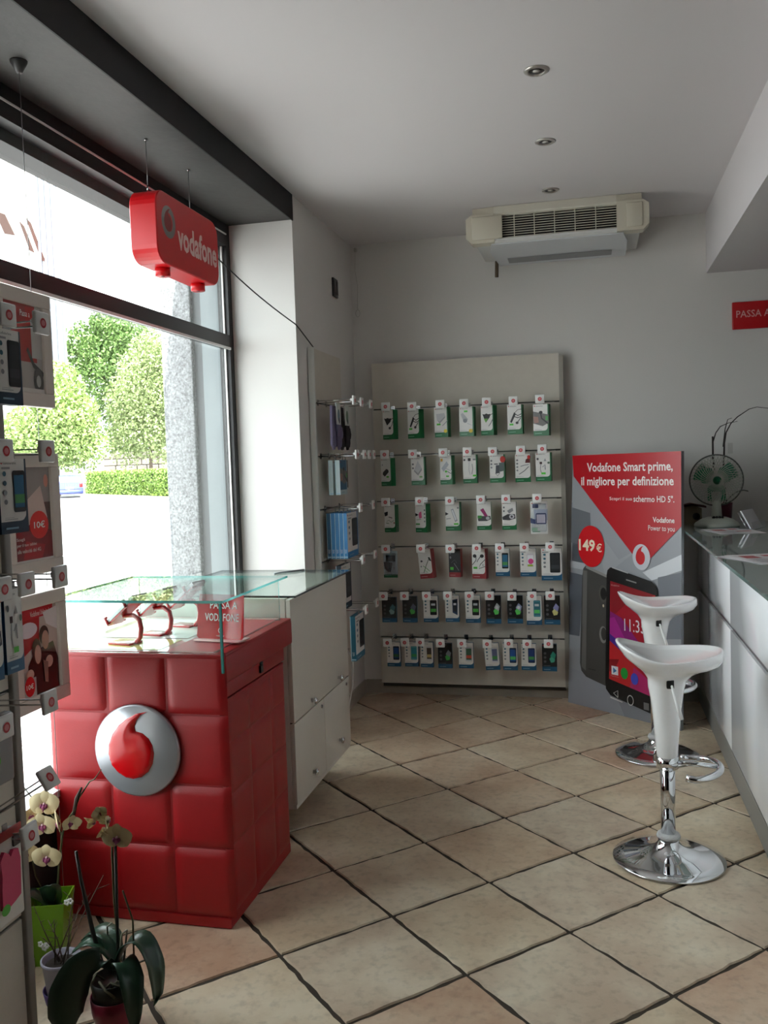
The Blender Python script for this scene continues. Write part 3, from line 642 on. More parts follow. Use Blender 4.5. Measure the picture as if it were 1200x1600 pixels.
WHITEC = M('card_white', '#e6e4e0', .4); COL = {'g': M('card_green', '#14693a', .4), 'b': M('card_blue', '#1a5578', .4), 'r': M('card_red', '#8c1d24', .4), 'k': M('card_black', '#17181b', .35), 'n': M('card_navy', '#123247', .4)}
CLEAR = M('tab_plastic', '#a8a6a3', .25)
def H(c): return P(c)
K = '#1c1c1f'; GY = '#9a9a9c'; LG = '#c9cacc'; GN = '#52c23c'
def icons(pl, n=4, col='#4a6a74', x=.16, y0=.74, dy=.13):
    for i in range(n): pl.ell(x, y0-dy*i, .065, .034, H(col if i < 2 else '#8b8f92'))
def pic(pl, kind, asp):
    L = lambda pts, w, c: pl.line(pts, w, H(c), asp)
    if kind == 'heart':
        L([(.98, .72), (.80, .68), (.7, .64)], .04, K); pl.poly([(.14, .72), (.30, .70), (.45, .73), (.60, .70), (.78, .71), (.72, .60), (.40, .47)], H(K)); L([(.98, .66), (.85, .5), (.7, .4)], .04, K); pl.ell(.64, .38, .11, .045, H('#3c3c3c'))
    elif kind == 'heartg':
        L([(.98, .72), (.80, .68), (.7, .64)], .04, K); pl.poly([(.14, .72), (.30, .70), (.45, .73), (.60, .70), (.78, .71), (.72, .60), (.40, .42)], H(K)); pl.poly([(.25, .56), (.60, .56), (.40, .42)], H('#6fae4a')); L([(.98, .55), (.8, .4), (.62, .3)], .05, '#55555a')
    elif kind == 'coil':
        pl.poly([(.18, .42), (.28, .38), (.58, .68), (.46, .74)], H(K)); L([(.5, .7), (.7, .62), (.95, .68)], .05, K); L([(.45, .6), (.7, .55), (.98, .6)], .05, K); L([(.5, .72), (.7, .82), (.98, .84)], .03, K); L([(.9, .55), (.68, .4)], .05, K); pl.ell(.65, .38, .1, .045, H('#444'+'444'))
        pl.rect(.14, .30, .40, .36, H(GN))
    elif kind == 'whitecharger':
        pl.poly([(.15, .78), (.75, .80), (.82, .70), (.40, .52), (.2, .58)], H(LG)); pl.poly([(.2, .58), (.4, .52), (.82, .70), (.80, .64), (.4, .46)], H('#a6a8ab')); L([(.98, .55), (.8, .46), (.6, .38)], .05, GY); pl.rect(.18, .40, .46, .46, H(GN)); pl.ell(.82, .2, .13, .06, H('#e3c832'))
    elif kind == 'whitecar':
        pl.poly([(.12, .76), (.26, .80), (.62, .58), (.48, .46), (.3, .5)], H('#b5b7ba')); pl.ell(.42, .53, .15, .07, H('#8d9094')); pl.rect(.35, .82, .6, .88, H(GN)); L([(.55, .45), (.9, .36)], .04, LG); pl.ell(.8, .18, .14, .065, H('#e3c832'))
    elif kind == 'handphone':
        pl.poly([(0, .78), (1, .66), (1, .40), (.6, .30), (0, .40)], H('#6d6a68')); pl.poly([(.02, .62), (.32, .60), (.36, .42), (.06, .40)], H('#a87f72')); pl.ell(.5, .74, .12, .05, H(K)); L([(.5, .7), (.55, .55), (.95, .38)], .09, '#303033'); pl.rect(.8, .48, .96, .62, H('#4f9e52'))
    elif kind == 'pwrblack':
        pl.poly([(.16, .42), (.36, .34), (.75, .50), (.72, .58), (.52, .62), (.2, .5)], H('#33302f')); pl.rect(.52, .30, .76, .36, H(GN)); pl.ell(.16, .76, .05, .03, H(GY))
    elif kind == 'whiteplug':
        pl.poly([(.22, .55), (.50, .86), (.78, .60), (.5, .42)], H(LG)); pl.poly([(.22, .55), (.5, .42), (.78, .60), (.78, .52), (.5, .34), (.22, .48)], H('#a3a4a6')); pl.ell(.14, .74, .07, .035, H('#777')+'') if False else pl.ell(.14, .74, .07, .035, H('#777779')); pl.ell(.14, .6, .07, .035, H('#777779')); pl.rect(.6, .26, .82, .32, H('#7fae72'))
    elif kind == 'usbwhite':
        pl.rect(.06, .8, .24, .9, H('#d8a53a')); pl.poly([(.12, .56), (.56, .80), (.74, .68), (.3, .44)], H('#b9bdc4')); L([(.5, .55), (.98, .46)], .07, LG); L([(.6, .45), (.98, .36)], .05, '#6d7075'); pl.ell(.5, .45, .09, .04, H(GN)); pl.rect(.5, .26, .74, .31, H(GN))
    elif kind == 'cables':
        pl.rect(.36, .78, .56, .88, H('#3a3a3d')); L([(.46, .78), (.42, .5), (.5, .3)], .06, LG); L([(.66, .68), (.7, .5), (.62, .32)], .05, GY); pl.ell(.12, .82, .07, .035, H('#55565a')); pl.rect(.72, .8, .92, .86, H('#8a8d90')); pl.rect(.7, .24, .96, .30, H(GN))
    elif kind == 'tabletcable':
        pl.ell(.88, .82, .18, .12, H('#c4342e')); pl.poly([(.62, .70), (.96, .72), (.98, .42), (.66, .38)], H('#54605f')); L([(.3, .66), (.55, .66)], .06, K); pl.poly([(.38, .32), (.66, .34), (.64, .62), (.42, .62)], H('#4a4d52')); L([(.36, .34), (.52, .24), (.7, .36)], .04, '#8d9095'); icons(pl, 3, '#77797c', .12, .78, .12)
    elif kind == 'redtip':
        pl.poly([(.66, .68), (.98, .68), (.98, .9), (.7, .8)], H('#5c1f1f')); pl.ell(.9, .88, .1, .07, H('#c22f2b')); L([(.35, .56), (.6, .6), (.9, .62)], .05, '#8a8c90'); L([(.9, .55), (.6, .4), (.25, .28)], .05, '#6c6f73'); icons(pl, 4, '#77797c', .14, .78, .12)
    elif kind == 'twincable':
        pl.rect(.26, .60, .42, .68, H('#4a2f2f')); L([(.34, .6), (.3, .42), (.36, .3)], .05, GY); L([(.45, .5), (.6, .58), (.62, .4)], .06, '#8e9196'); pl.poly([(.52, .7), (.62, .8), (.7, .7)], H('#9da0a4')); pl.ell(.14, .78, .07, .04, H('#55565a')); pl.ell(.84, .64, .08, .04, H('#5e7464')); pl.rect(.36, .24, .64, .31, H(GN))
    elif kind == 'plugs':
        pl.poly([(.0, .72), (.32, .76), (.3, .62), (.06, .58)], H(K)); L([(.38, .56), (.7, .52)], .06, '#33333a'); L([(.2, .4), (.4, .44), (.6, .36), (.85, .44)], .035, '#6a8a5e'); L([(.15, .34), (.4, .32)], .05, '#4f7a45'); pl.ell(.86, .34, .06, .035, H('#9a5a5a'))
    elif kind == 'pinkplug':
        pl.poly([(.3, .62), (.36, .70), (.54, .74), (.58, .52), (.36, .48)], H('#d85c8e')); pl.poly([(0, .68), (.3, .62), (.02, .56)], H(K)); L([(.1, .44), (.5, .46)], .04, '#7c9c74'); pl.rect(.04, .26, .4, .32, H('#5c9c5a')); icons(pl, 4, '#6f7173', .84, .78, .13)
    elif kind == 'powerbank':
        pl.poly([(.36, .74), (.52, .78), (.80, .36), (.64, .30)], H('#9da0a6')); pl.poly([(.40, .72), (.50, .74), (.74, .40), (.64, .36)], H('#dcdde0')); pl.poly([(0, .66), (.22, .6), (0, .54)], H(K)); L([(.06, .42), (.35, .44)], .05, GY); pl.rect(.55, .21, .85, .27, H(GN)); pl.ell(.84, .8, .06, .03, H('#8d8f92'))
    elif kind == 'carmagenta':
        pl.poly([(.06, .40), (.3, .5), (.94, .5), (.98, .38), (.7, .32), (.1, .32)], H('#4a4a4f')); pl.ell(.76, .42, .13, .06, H('#b9b9be')); pl.poly([(.24, .72), (.46, .78), (.76, .50), (.56, .48)], H('#9c2a68')); pl.rect(.05, .42, .34, .52, H('#3d8a3d'))
    elif kind == 'carspeaker':
        pl.poly([(.02, .46), (.4, .56), (.9, .56), (.94, .40), (.5, .34), (.05, .36)], H('#3d3d41')); pl.ell(.68, .47, .18, .085, H('#c9c9cd')); pl.ell(.68, .47, .08, .04, H('#4a4a4f')); pl.poly([(.36, .68), (.74, .78), (.8, .68), (.5, .58)], H('#8f8f92')); icons(pl, 2, '#75777a', .14, .8, .13)
    elif kind == 'frame':
        pl.rect(.12, .80, .46, .92, H('#33406a')); pl.rect(.2, .42, .98, .76, H('#b7bed0')); pl.rrect(.30, .30, .92, .64, .06, .04, H('#34406a')); pl.rect(.36, .34, .86, .60, H('#cfc7d4')); pl.poly([(.0, .5), (.28, .44), (.3, .3), (0, .34)], H('#4a5a86')); pl.rect(.05, .10, .4, .2, H('#a8d0b0'))
    elif kind == 'pouch':
        pl.poly([(.18, .84), (.86, .84), (.86, .60), (.24, .62)], H('#24262a')); pl.poly([(.02, .60), (.66, .56), (.52, .22), (.34, .20), (.08, .34)], H('#33363b')); pl.ell(.76, .36, .07, .05, H('#8d979b'))
    elif kind == 'earx':
        pl.poly([(.7, .72), (.84, .72), (.94, .58), (.8, .60)], H(K)); L([(.78, .68), (.5, .42), (.3, .2)], .045, '#4d5a4d'); L([(.3, .44), (.55, .34), (.75, .24)], .04, '#5ea05a'); pl.ell(.22, .6, .08, .035, H('#444448')); pl.ell(.16, .42, .05, .03, H('#8d8d90')); L([(.35, .3), (.6, .2)], .03, '#7db87a')
    elif kind == 'eardark':
        pl.ell(.14, .86, .07, .045, H('#77787c')); pl.ell(.16, .70, .07, .045, H('#77787c')); L([(.2, .5), (.5, .62), (.7, .5)], .03, '#55575c'); L([(.45, .5), (.85, .24)], .05, '#77797f'); pl.rect(.12, .26, .40, .36, H(GN))
    elif kind == 'earbuds':
        pl.ell(.2, .76, .13, .06, H(K)); pl.ell(.72, .76, .14, .06, H(K)); L([(.3, .74), (.3, .62), (.02, .46)], .045, '#3d3d40'); L([(.62, .74), (.45, .64), (.36, .56)], .045, '#3d3d40'); L([(.98, .66), (.6, .48), (.5, .34), (.98, .42)], .045, '#3d3d40'); pl.ring(.8, .46, .07, .035, .4, H('#77787b')); pl.rect(.1, .33, .38, .40, H(GN))
    elif kind.startswith('phone'):
        cols = {'a': ('#141519', '#2a6a8e', '#4f9a5a'), 'b': ('#d9d4d8', '#f0f0f4', '#d84c8e'), 'c': ('#1a1b1f', '#26282c', '#3a3d42'), 'd': ('#101114', '#1a1c20', '#4fb04a'), 'e': ('#1c3a5c', '#15202c', '#e8e8ec'), 'f': ('#3f8694', '#2c6c7c', '#5fd06a'), 'g': ('#1e2a44', '#24508c', '#3a6a4a'), 'h': ('#5aa0a8', '#2c8a9a', '#3fa05a'), 'i': ('#d9d9dc', '#4a4238', '#c9ba7a'), 'j': ('#c9cdd2', '#3f6a52', '#c8523e'), 'l': ('#d9dce0', '#6a7498', '#4a9a5a'), 'm': ('#1f3450', '#2a5aa0', '#5ac46a'), 'o': ('#15284a', '#1f3c78', '#4fa05a')}[kind[5]]
        x0, x1, y0, y1 = {'c': (.42, .92, .24, .86), 'b': (.42, .88, .34, .82)}.get(kind[5], (.46, .92, .28, .84))
        if kind[5] == 'e': pl.poly([(.52, .84), (.9, .88), (.88, .26), (.52, .36)], H(cols[0])); pl.poly([(.58, .80), (.84, .83), (.83, .36), (.58, .42)], H(cols[1])); pl.rect(.6, .64, .8, .72, H(cols[2]))
        else:
            pl.rrect(x0, y0, x1, y1, .06, .035, H(cols[0])); pl.rect(x0+.05, y0+.06, x1-.05, y1-.06, H(cols[1]))
            if kind[5] == 'b': pl.ell((x0+x1)/2+.02, .54, .17, .10, H(cols[2])); pl.rect(x0+.05, y0+.02, x1-.08, y0+.09, H('#a0b83c'))
            else: pl.rect(x0+.05, y0+.12, x1-.05, y0+.24, H(cols[2]))
            if kind[5] in 'df': pl.rect(x0+.08, y1-.2, x1-.1, y1-.12, H('#c9cfd2'))
        icons(pl, 4, '#3f6f82', .16, .80, .125)
        pl.rect(.05, .86, .35, .89, H('#9a9a9c'))
    elif kind.startswith('dark'):
        cols = {'1': ('#4f7a80', '#9fc0bf'), '2': ('#6d7288', '#5fc860'), '3': ('#b9bcc0', '#5fd060'), '4': ('#9aa3c4', '#5fd060'), '5': ('#8f8fc0', '#d8d48a'), '6': ('#8d93a0', '#4fb85a'), '7': ('#2f8f78', '#49a88c')}[kind[4]]
        for i in range(3): pl.ell(.2, .66-.15*i, .09, .045, H('#5d5e62'))
        pl.poly([(.56, .58), (.74, .74), (.94, .62), (.86, .46), (.66, .40)], H(cols[0])); pl.poly([(.50, .46), (.62, .54), (.88, .44), (.82, .34), (.60, .32)], H(cols[1])); pl.ell(.74, .58, .10, .06, H('#d9dde0' if kind[4] in '34' else cols[0]))
        pl.rect(.08, .20, .55, .215, H('#77787c'))
def carton(name, loc, w, h, d, base, kind, label, cat, group, rz=0.0, ry=0.0, dark=False, blister=False, full=False):
    """hanging box facing local -Y, origin at the top centre of its front"""
    b = thing(name, loc, label, cat, group); b.rotation_euler = (0, ry, rz)
    m = MB()
    if blister:
        m.rbox(-w/2, w/2, 0, .004, -h, 0, .0015, WHITEC if kind == 'frame' else M('card_bluegrey', '#aab8bc', .4)); m.build('card', b)
        m = MB(); m.rbox(-w*.45, w*.45, -d, 0, -h*.93, -h*.06, .008, glass_sheet('blister', (.93, .95, .97), 1.45, .06)); m.build('blister', b)
        if kind != 'frame': m = MB(); m.box(-w/2, w/2, -.002, 0, -h, -h*.88, COL[base]); m.build('base_band', b)
        fy = -.001
    else:
        m.box(-w/2, w/2, 0, d, -h, 0, COL[base]); m.build('carton', b)
        fy = 0
    m = MB(); pl = Plane(m, (-w/2, fy, -h), (w, 0, 0), (0, 0, h), (0, -1, 0)); asp = w/h
    if not blister:
        if dark: pl.rect(0, .17, 1, 1, COL['k'])
        else: # white front with the lower right corner rounded off
            pts = [(0, .16), (.72, .16)] + [(.72+.2*math.sin(PI/2*i/5), .16+.10*(1-math.cos(PI/2*i/5))) for i in range(1, 6)] + [(.93, 1), (0, 1)]
            if full: pts = [(0, .15), (.78, .15)] + [(.78+.21*math.sin(PI/2*i/5), .15+.10*(1-math.cos(PI/2*i/5))) for i in range(1, 6)] + [(.99, 1), (0, 1)]
            pl.poly(pts, WHITEC)
    elif kind != 'frame': pass
    pl.ell(.10, .945, .035, .018, H('#c8323a')); pl.text('cellularline', .16, .925, .62, .96, H('#55565a' if not dark else '#b9babd'))
    pic(pl, kind, asp)
    if not dark: pl.rect(.08, .185, .55, .195, H('#a9a9ab')); pl.rect(.08, .21, .42, .217, H('#b9b9bb'))
    pl.rect(.1, .06, .55, .085, H('#6fae8c' if base == 'g' else '#7fa3ba' if base in 'bn' else '#c07a7e'))
    m.build('print', b)
    m = MB(); m.box(-.013, .013, .0015, .003, -.001, .016, CLEAR); m.build('hang_tab', b)
    return b
R1 = [(-1.216,1.816,.082,.181,.030,-1.212,1.828),(-1.057,1.812,.090,.177,.032,-1.050,1.823),(-.887,1.817,.088,.181,.021,-.878,1.828),(-.733,1.812,.090,.176,.017,-.734,1.826),(-.608,1.815,.085,.178,.026,-.600,1.827),(-.443,1.812,.090,.175,.011,-.443,1.827),(-.290,1.807,.093,.185,.014,-.290,1.830)]
R2 = [(-1.239,1.520,.077,.172,.039,-1.228,1.539),(-1.039,1.522,.085,.173,.011,-1.055,1.537),(-.865,1.524,.079,.176,.021,-.869,1.539),(-.719,1.524,.085,.173,.007,-.723,1.539),(-.555,1.520,.090,.169,.007,-.572,1.535),(-.403,1.518,.090,.168,.005,-.407,1.537),(-.282,1.522,.091,.170,.007,-.283,1.540)]
R3 = [(-1.224,1.231,.076,.169,.021,-1.232,1.249),(-1.029,1.233,.081,.175,.029,-1.021,1.250),(-.831,1.239,.092,.174,.007,-.837,1.248),(-.642,1.237,.086,.170,.004,-.650,1.251),(-.491,1.235,.085,.169,.004,-.501,1.252),(-.314,1.233,.100,.194,.003,-.319,1.253)]
R4 = [(-1.231,.945,.088,.166,.002,-1.241,.962),(-1.016,.956,.090,.180,.019,-1.023,.962),(-.829,.956,.074,.172,.014,-.843,.960),(-.680,.958,.088,.182,.016,-.682,.962),(-.538,.956,.084,.167,.004,-.545,.963),(-.385,.960,.094,.169,.003,-.400,.964),(-.247,.962,.120,.193,.002,-.250,.966)]
R5 = [(-1.249,.655,.092,.157,.002,-1.266,.671),(-1.118,.661,.091,.162,.002,-1.133,.673),(-.986,.664,.091,.163,.002,-.997,.674),(-.852,.667,.085,.163,.003,-.866,.675),(-.725,.671,.090,.168,.003,-.735,.675),(-.600,.671,.090,.172,.002,-.613,.675),(-.470,.668,.092,.170,.003,-.480,.672),(-.356,.674,.090,.177,.003,-.362,.675),(-.250,.672,.093,.174,.002,-.256,.677)]
R6 = [(-1.229,.373,.085,.153,.002,-1.249,.383),(-1.116,.375,.085,.153,.002,-1.140,.386),(-1.019,.378,.079,.157,.002,-1.043,.388),(-.905,.372,.087,.156,.002,-.919,.384),(-.775,.378,.090,.158,.002,-.789,.385),(-.620,.384,.087,.165,.004,-.635,.384),(-.506,.378,.088,.164,.002,-.506,.389),(-.395,.380,.088,.161,.003,-.397,.388),(-.272,.382,.087,.165,.002,-.272,.391)]
D1 = [('heart','g','black heart shaped adapter',0),('coil','g','black car plug and coiled cable',0),('whitecharger','g','white charger and yellow dot',0),('whitecar','g','grey car plug and yellow dot',0),('heartg','g','black and green heart shaped adapter',0),('coil','g','slanted black plug with two cables',0),('handphone','g','hand holding a phone mount',0)]
D2 = [('pwrblack','g','small dark power pack',0),('whiteplug','g','white cube plug',0),('usbwhite','g','white usb stick and yellow square',0),('cables','g','pale cable with dark square plug',0),('tabletcable','g','red and grey tablet with looped cable',0),('redtip','g','two cables and a red tip',0),('twincable','g','short twin cables and lime patch',0)]
D3 = [('plugs','g','black adapter and thin green cable',0),('pinkplug','g','pink plug and side icons',0),('powerbank','g','silver power bank stick',0),('carmagenta','g','magenta strip above a dark car part',0),('carspeaker','g','dark speaker and silver ring',0),('frame','g','blue framed accessory in clear blister',2)]
D4 = [('pouch','g','two dark pouches in clear blister',2),('earx','r','crossed black and green earphones',0),('eardark','r','black front with grey earphones',1),('earbuds','r','pair of black earbuds',0),('phonea','b','phone with blue green screen',0),('phoneb','b','white phone with pink flower screen',0),('phonec','b','large black phone',0)]
D5 = [('dark1','b','dim teal phone on black',1),('dark2','b','grey and green phone on black',1),('phoned','b','black phone with green dock',0),('phonee','b','dark blue phone turned sideways',0),('phoned','b','black phone with bright rows of icons',0),('dark3','b','silver phone and lime patch on black',1),('dark4','b','lilac white phone and lime patch on black',1),('phonef','b','teal phone in rounded bright pack',0),('dark5','b','violet and yellow phone on black',1)]
D6 = [('phoneg','b','navy blue phone',0),('phoneh','b','turquoise phone',0),('phonei','b','white phone with brown screen',0),('dark6','b','pale phone with green patch on black',1),('phonej','b','phone with red and green screen',0),('phonel','b','phone and its small twin',0),('phonem','b','blue phone with bright green patch',0),('phoneo','b','deep blue phone with green foot',0),('dark7','b','sea green phone on black',1)]
NM = ['top', 'second', 'third', 'fourth', 'fifth', 'bottom']
BC = {'g': 'green', 'b': 'blue', 'r': 'dark red'}
PX = ['leftmost', 'second from left', 'third from left', 'fourth from left', 'fifth from left', 'sixth from left', 'seventh from left', 'eighth from left', 'ninth from left']
for r, (RR, DD) in enumerate(zip((R1, R2, R3, R4, R5, R6), (D1, D2, D3, D4, D5, D6))):
    for i, ((x, zt, w, h, sd, hx, hz), (kind, base, desc, md)) in enumerate(zip(RR, DD)):
        pos = PX[i] if i < len(RR)-1 else 'rightmost'
        g = GZ[5-r]
        hook(hx, 5.44, hz+.001, 0, 'white logo tag hook on the %s rail of the back panel, %s' % (NM[r], pos), 'tag hooks on the back panel')
        d = .022 if sd < .006 else .045
        a = 0.0
        if sd > .006: a = math.asin(min(.6, max(0, (sd - d*abs(x)/5.3)/d)))*.8
        rz = -a
        if (r, i) == (1, 0): rz = math.radians(-22)
        ry = 0.0
        if (r, i) == (3, 1): ry = math.radians(-5)
        if (r, i) == (5, 5): ry = math.radians(-3)
        y = 5.31
        row = NM[r]+' row'
        pk = 'blister pack' if md == 2 else ('black and '+BC[base]+' box' if md == 1 else 'white and '+BC[base]+' box')
        dd = desc.replace(' in clear blister', '').replace(' on black', '')
        tk = '%s, %s, %s %s' % (pk, dd, pos.replace(' from left', ' left'), row)
        if len(tk.split()) > 16: tk = '%s, %s, %s' % (pk, dd, row)
        carton('accessory_box', (x, y, min(zt, g-.004)), w, h, d, base, kind, tk, 'box', 'boxed accessories on the back panel', rz, ry, md == 1, md == 2, sd < .006)

# ---- left wall panel: hooks and stock (panel faces +x)
LX = -1.450
def lhook(y, z, label): hook(LX, y, z, PI/2, label, 'tag hooks on the left wall panel', 0)
for y, row in ((4.62, 5), (4.78, 5), (4.985, 5), (4.64, 4), (4.80, 4), (4.915, 4), (5.02, 4), (4.68, 3), (4.965, 3), (4.70, 2), (4.97, 2), (4.73, 1), (4.975, 1)):
    rn = NM[5-row]
    same = [q for q, rw in ((4.62, 5), (4.78, 5), (4.985, 5), (4.64, 4), (4.80, 4), (4.915, 4), (5.02, 4), (4.68, 3), (4.965, 3), (4.70, 2), (4.97, 2), (4.73, 1), (4.975, 1)) if rw == row]
    wd = {0: 'nearest the window', len(same)-1: 'nearest the corner'}.get(same.index(y), ['', 'second from the window', 'third from the window'][min(2, same.index(y))])
    lhook(y, GZ[row]+.003, 'white tipped hook on the %s rail of the left wall panel, %s' % (rn, wd))
def glove(loc, col, label):
    g = thing('glove_pack', loc, label, 'gloves', 'gloves hanging on the left wall panel'); mt = M('knit_'+col.strip('#'), col, .9, bump=.5, bscale=400)
    m = MB()   # local: y along the wall, z down, x out
    for k, (yy, dx) in enumerate(((-.035, .0), (.03, .012))):
        pts = [(-.028, 0), (.028, 0), (.030, -.08), (.040, -.12), (.038, -.17), (-.038, -.17), (-.036, -.10)]
        m.prism([(dx, yy+a, b) for a, b in pts], (.012, 0, 0), mt)
        for f in range(4):
            ya = yy-.030+f*.020; ln = [.05, .068, .066, .052][f]
            m.tube([(dx+.006, ya, -.165), (dx+.006, ya+.001*(f-1.5), -.17-ln*.6), (dx+.006, ya+.002*(f-1.5), -.17-ln)], [.0095, .009, .005], mt, 7)
        m.tube([(dx+.006, yy+.036, -.115), (dx+.007, yy+.052, -.15), (dx+.007, yy+.053, -.175)], [.010, .009, .005], mt, 7)
    m.build('gloves', g)
    m = MB(); m.box(.0245, .027, -.03, .05, -.10, .012, M('glove_card', '#c9ccc8', .4)); pl = Plane(m, (.027, -.03, -.10), (0, .08, 0), (0, 0, .112), (1, 0, 0)); pl.ell(.5, .45, .28, .3, P('#5c7a86' if 'purple' in label else '#5f7a62')); pl.ell(.6, .2, .15, .15, P('#33383c')); m.build('card', g)
    m = MB(); m.box(.012, .02, -.003, .003, .0, .022, CLEAR); m.build('hang_tab', g)
    return g
glove((LX+.085, 4.63, GZ[5]-.02), '#7a7390', 'pair of purple grey knitted gloves with card on left wall hook')
glove((LX+.085, 4.80, GZ[5]-.02), '#2a2528', 'pair of black knitted gloves with printed card on left wall hook')
def wallbox(x, y, zt, w, h, d, base, label, kind='phonec', group=None, front=WHITEC, side_c=None):
    """box hanging on the left wall panel, front facing +x"""
    b = thing('case_box', (x, y, zt), label, 'box', group, PI/2)
    m = MB(); m.box(-w/2, w/2, 0, d, -h, 0, side_c or COL[base])
    m.build('carton', b)
    m = MB(); pl = Plane(m, (-w/2, 0, -h), (w, 0, 0), (0, 0, h), (0, -1, 0)); pl.rect(0, .14, .93, 1, front)
    pl.ell(.08, .945, .03, .018, H('#c8323a')); pl.text('cellularline', .13, .925, .5, .96, H('#55565a')); pic(pl, kind, w/h) if kind else None
    pl.rect(.1, .06, .5, .08, H('#8fb0c4')); m.build('print', b)
    m = MB(); pl = Plane(m, (-w/2, 0, -h), (0, d, 0), (0, 0, h), (-1, 0, 0)); pl.rect(.05, .02, .95, .05, H('#9cc6dc')); pl.text('TABLET', .25, .12, .75, .20, H('#cfe2ec')) if d > .012 else None; pl.rect(.86, .0, 1.0, 1.0, H('#bfe0f0')); m.build('side_print', b)
    m = MB(); m.box(-.013, .013, .0015, .003, -.001, .022, CLEAR); m.build('hang_tab', b)
    return b
BLUE = M('card_bright_blue', '#1f7fbf', .4); PALE = M('card_pale_blue', '#c4d8dc', .4); DB = M('card_deep_blue', '#14567e', .4)
pos5 = ['hindmost', 'second from the wall', 'middle', 'second from the front', 'foremost with white face']
for i in range(5):
    wallbox(LX+.045+i*.0235, 4.745, GZ[3]-.022, .225, .25, .0225, 'b', 'bright blue tablet case box in the stack on left wall, '+pos5[i], 'phonec', 'blue tablet case boxes on the left wall', side_c=BLUE if i else DB)
wallbox(LX+.07, 4.70, GZ[4]-.022, .14, .19, .024, 'b', 'pale spined box on the left wall, the one nearer the panel', None, 'pale boxes on the left wall', side_c=PALE)
wallbox(LX+.11, 4.70, GZ[4]-.022, .14, .19, .026, 'b', 'pale spined box with blue picture front on the left wall', 'handphone', 'pale boxes on the left wall', front=DB, side_c=PALE)
wallbox(LX+.06, 4.93, GZ[4]-.022, .08, .16, .02, 'k', 'narrow dark brown box right of the pale boxes', None, None, front=P('#4a3028'), side_c=P('#3a2620'))
wallbox(LX+.10, 4.72, GZ[2]-.022, .20, .25, .03, 'n', 'navy box behind the cabinet top with white front', 'phonec', None)
wallbox(LX+.16, 4.75, GZ[1]-.022, .19, .25, .03, 'b', 'blue and white tablet box lowest on the left wall', 'phonec', None, side_c=M('card_teal', '#1d6a86', .4))

# ---- foreground panel: hooks and boxes (faces +x)
FX = -1.42
FH = [(-1.215, 1.795, 5, 0, 'upper hook with logo tag beside the topmost poster, farther'), (-1.215, 1.675, 5, 0, 'upper hook with logo tag in left foreground, nearer the edge'),
      (-1.215, 1.79, 4, 0, 'second row foreground hook above the middle poster, farther'), (-1.215, 1.64, 4, 0, 'second row foreground hook at the left edge'),
      (-1.215, 1.815, 3, 0, 'third row foreground hook seen against the bright window'), (-1.215, 1.69, 3, 0, 'third row foreground hook in the middle of three'), (-1.215, 1.61, 3, 0, 'third row foreground hook cut by the left edge'),
      (-1.215, 1.75, 2, .05, 'fourth row foreground hook under the lowest poster'), (-1.215, 1.59, 2, .0, 'fourth row foreground hook above the grey blister pack'),
      (-1.23, 1.775, 1, .55, 'lowest foreground hook tilted upwards above the orchid flowers'), (-1.23, 1.655, 1, .12, 'lowest foreground hook beside the pink pack')]
for (x, y, row, tl, lb) in FH:
    hook(FX, y, GZ[row]+.003, PI/2, lb, 'tag hooks in the left foreground', -tl)
carton('accessory_box', (-1.25, 1.725, GZ[5]-.016), .085, .165, .03, 'n', 'phonec', 'white and navy phone box hanging over the topmost poster', 'box', 'boxes in the left foreground', PI/2)
carton('accessory_box', (-1.25, 1.715, GZ[4]-.010), .095, .165, .035, 'n', 'phonea', 'white and navy phone box hanging over the middle poster', 'box', 'boxes in the left foreground', PI/2)
carton('accessory_box', (-1.25, 1.69, GZ[3]-.006), .06, .185, .012, 'b', 'twincable', 'white and blue accessory card, third row in left foreground, farther one', 'box', 'boxes in the left foreground', PI/2, full=True)
carton('accessory_box', (-1.25, 1.615, GZ[3]-.006), .07, .19, .012, 'b', 'carspeaker', 'white and blue accessory card cut by the left edge', 'box', 'boxes in the left foreground', PI/2, full=True)
b = thing('blister_pack', (-1.26, 1.63, GZ[2]-.004), 'pale grey blank pack with lime price dot in left foreground', 'box', 'boxes in the left foreground', PI/2)
m = MB(); m.rbox(-.05, .05, 0, .03, -.135, 0, .006, M('grey_pack', '#8f9090', .35)); m.build('carton', b)
m = MB(); m.rbox(-.015, .05, -.001, .02, -.012, .018, .003, P('#3a2c26')); m.build('hang_tab', b)
m = MB(); pl = Plane(m, (-.05, 0, -.135), (.1, 0, 0), (0, 0, .135), (0, -1, 0)); pl.ell(.4, .42, .14, .10, P('#4fc03a')); m.build('price_dot', b)
b = thing('blister_pack', (-1.26, 1.635, GZ[1]-.004+.06), 'pink heart shaped case in a white pack above the orchid', 'box', 'boxes in the left foreground', PI/2)
m = MB(); m.rbox(-.052, .052, 0, .03, -.215, -.02, .004, WHITEC); m.build('carton', b)
m = MB(); m.rbox(-.045, .05, -.004, .0, -.03, -.008, .002, P('#b03a40')); m.rbox(.02, .05, -.005, .0, -.055, -.03, .002, P('#3a3538')); m.box(-.008, .008, .0, .003, -.02, .004, CLEAR); m.build('hang_tab', b)
m = MB(); pts = [(-.8, .75), (-.45, 1.0), (-.1, .85), (.05, .72), (.3, .9), (.7, .85), (.85, .5), (.8, -.35), (.75, -.75), (.3, -.85), (-.3, -.95), (-.8, -.9), (-.78, -.2), (-.7, .2)]
m.prism([(x*.04, -.001, -.115+z*.065) for x, z in pts], (0, -.008, 0), M('pink_silicone', '#d83a6e', .4)); m.build('pink_case', b)
m = MB(); pl = Plane(m, (-.052, -.009, -.215), (.104, 0, 0), (0, 0, .195), (0, -1, 0)); pl.ell(.28, .2, .14, .06, P('#5ab840')); m.build('price_dot', b)

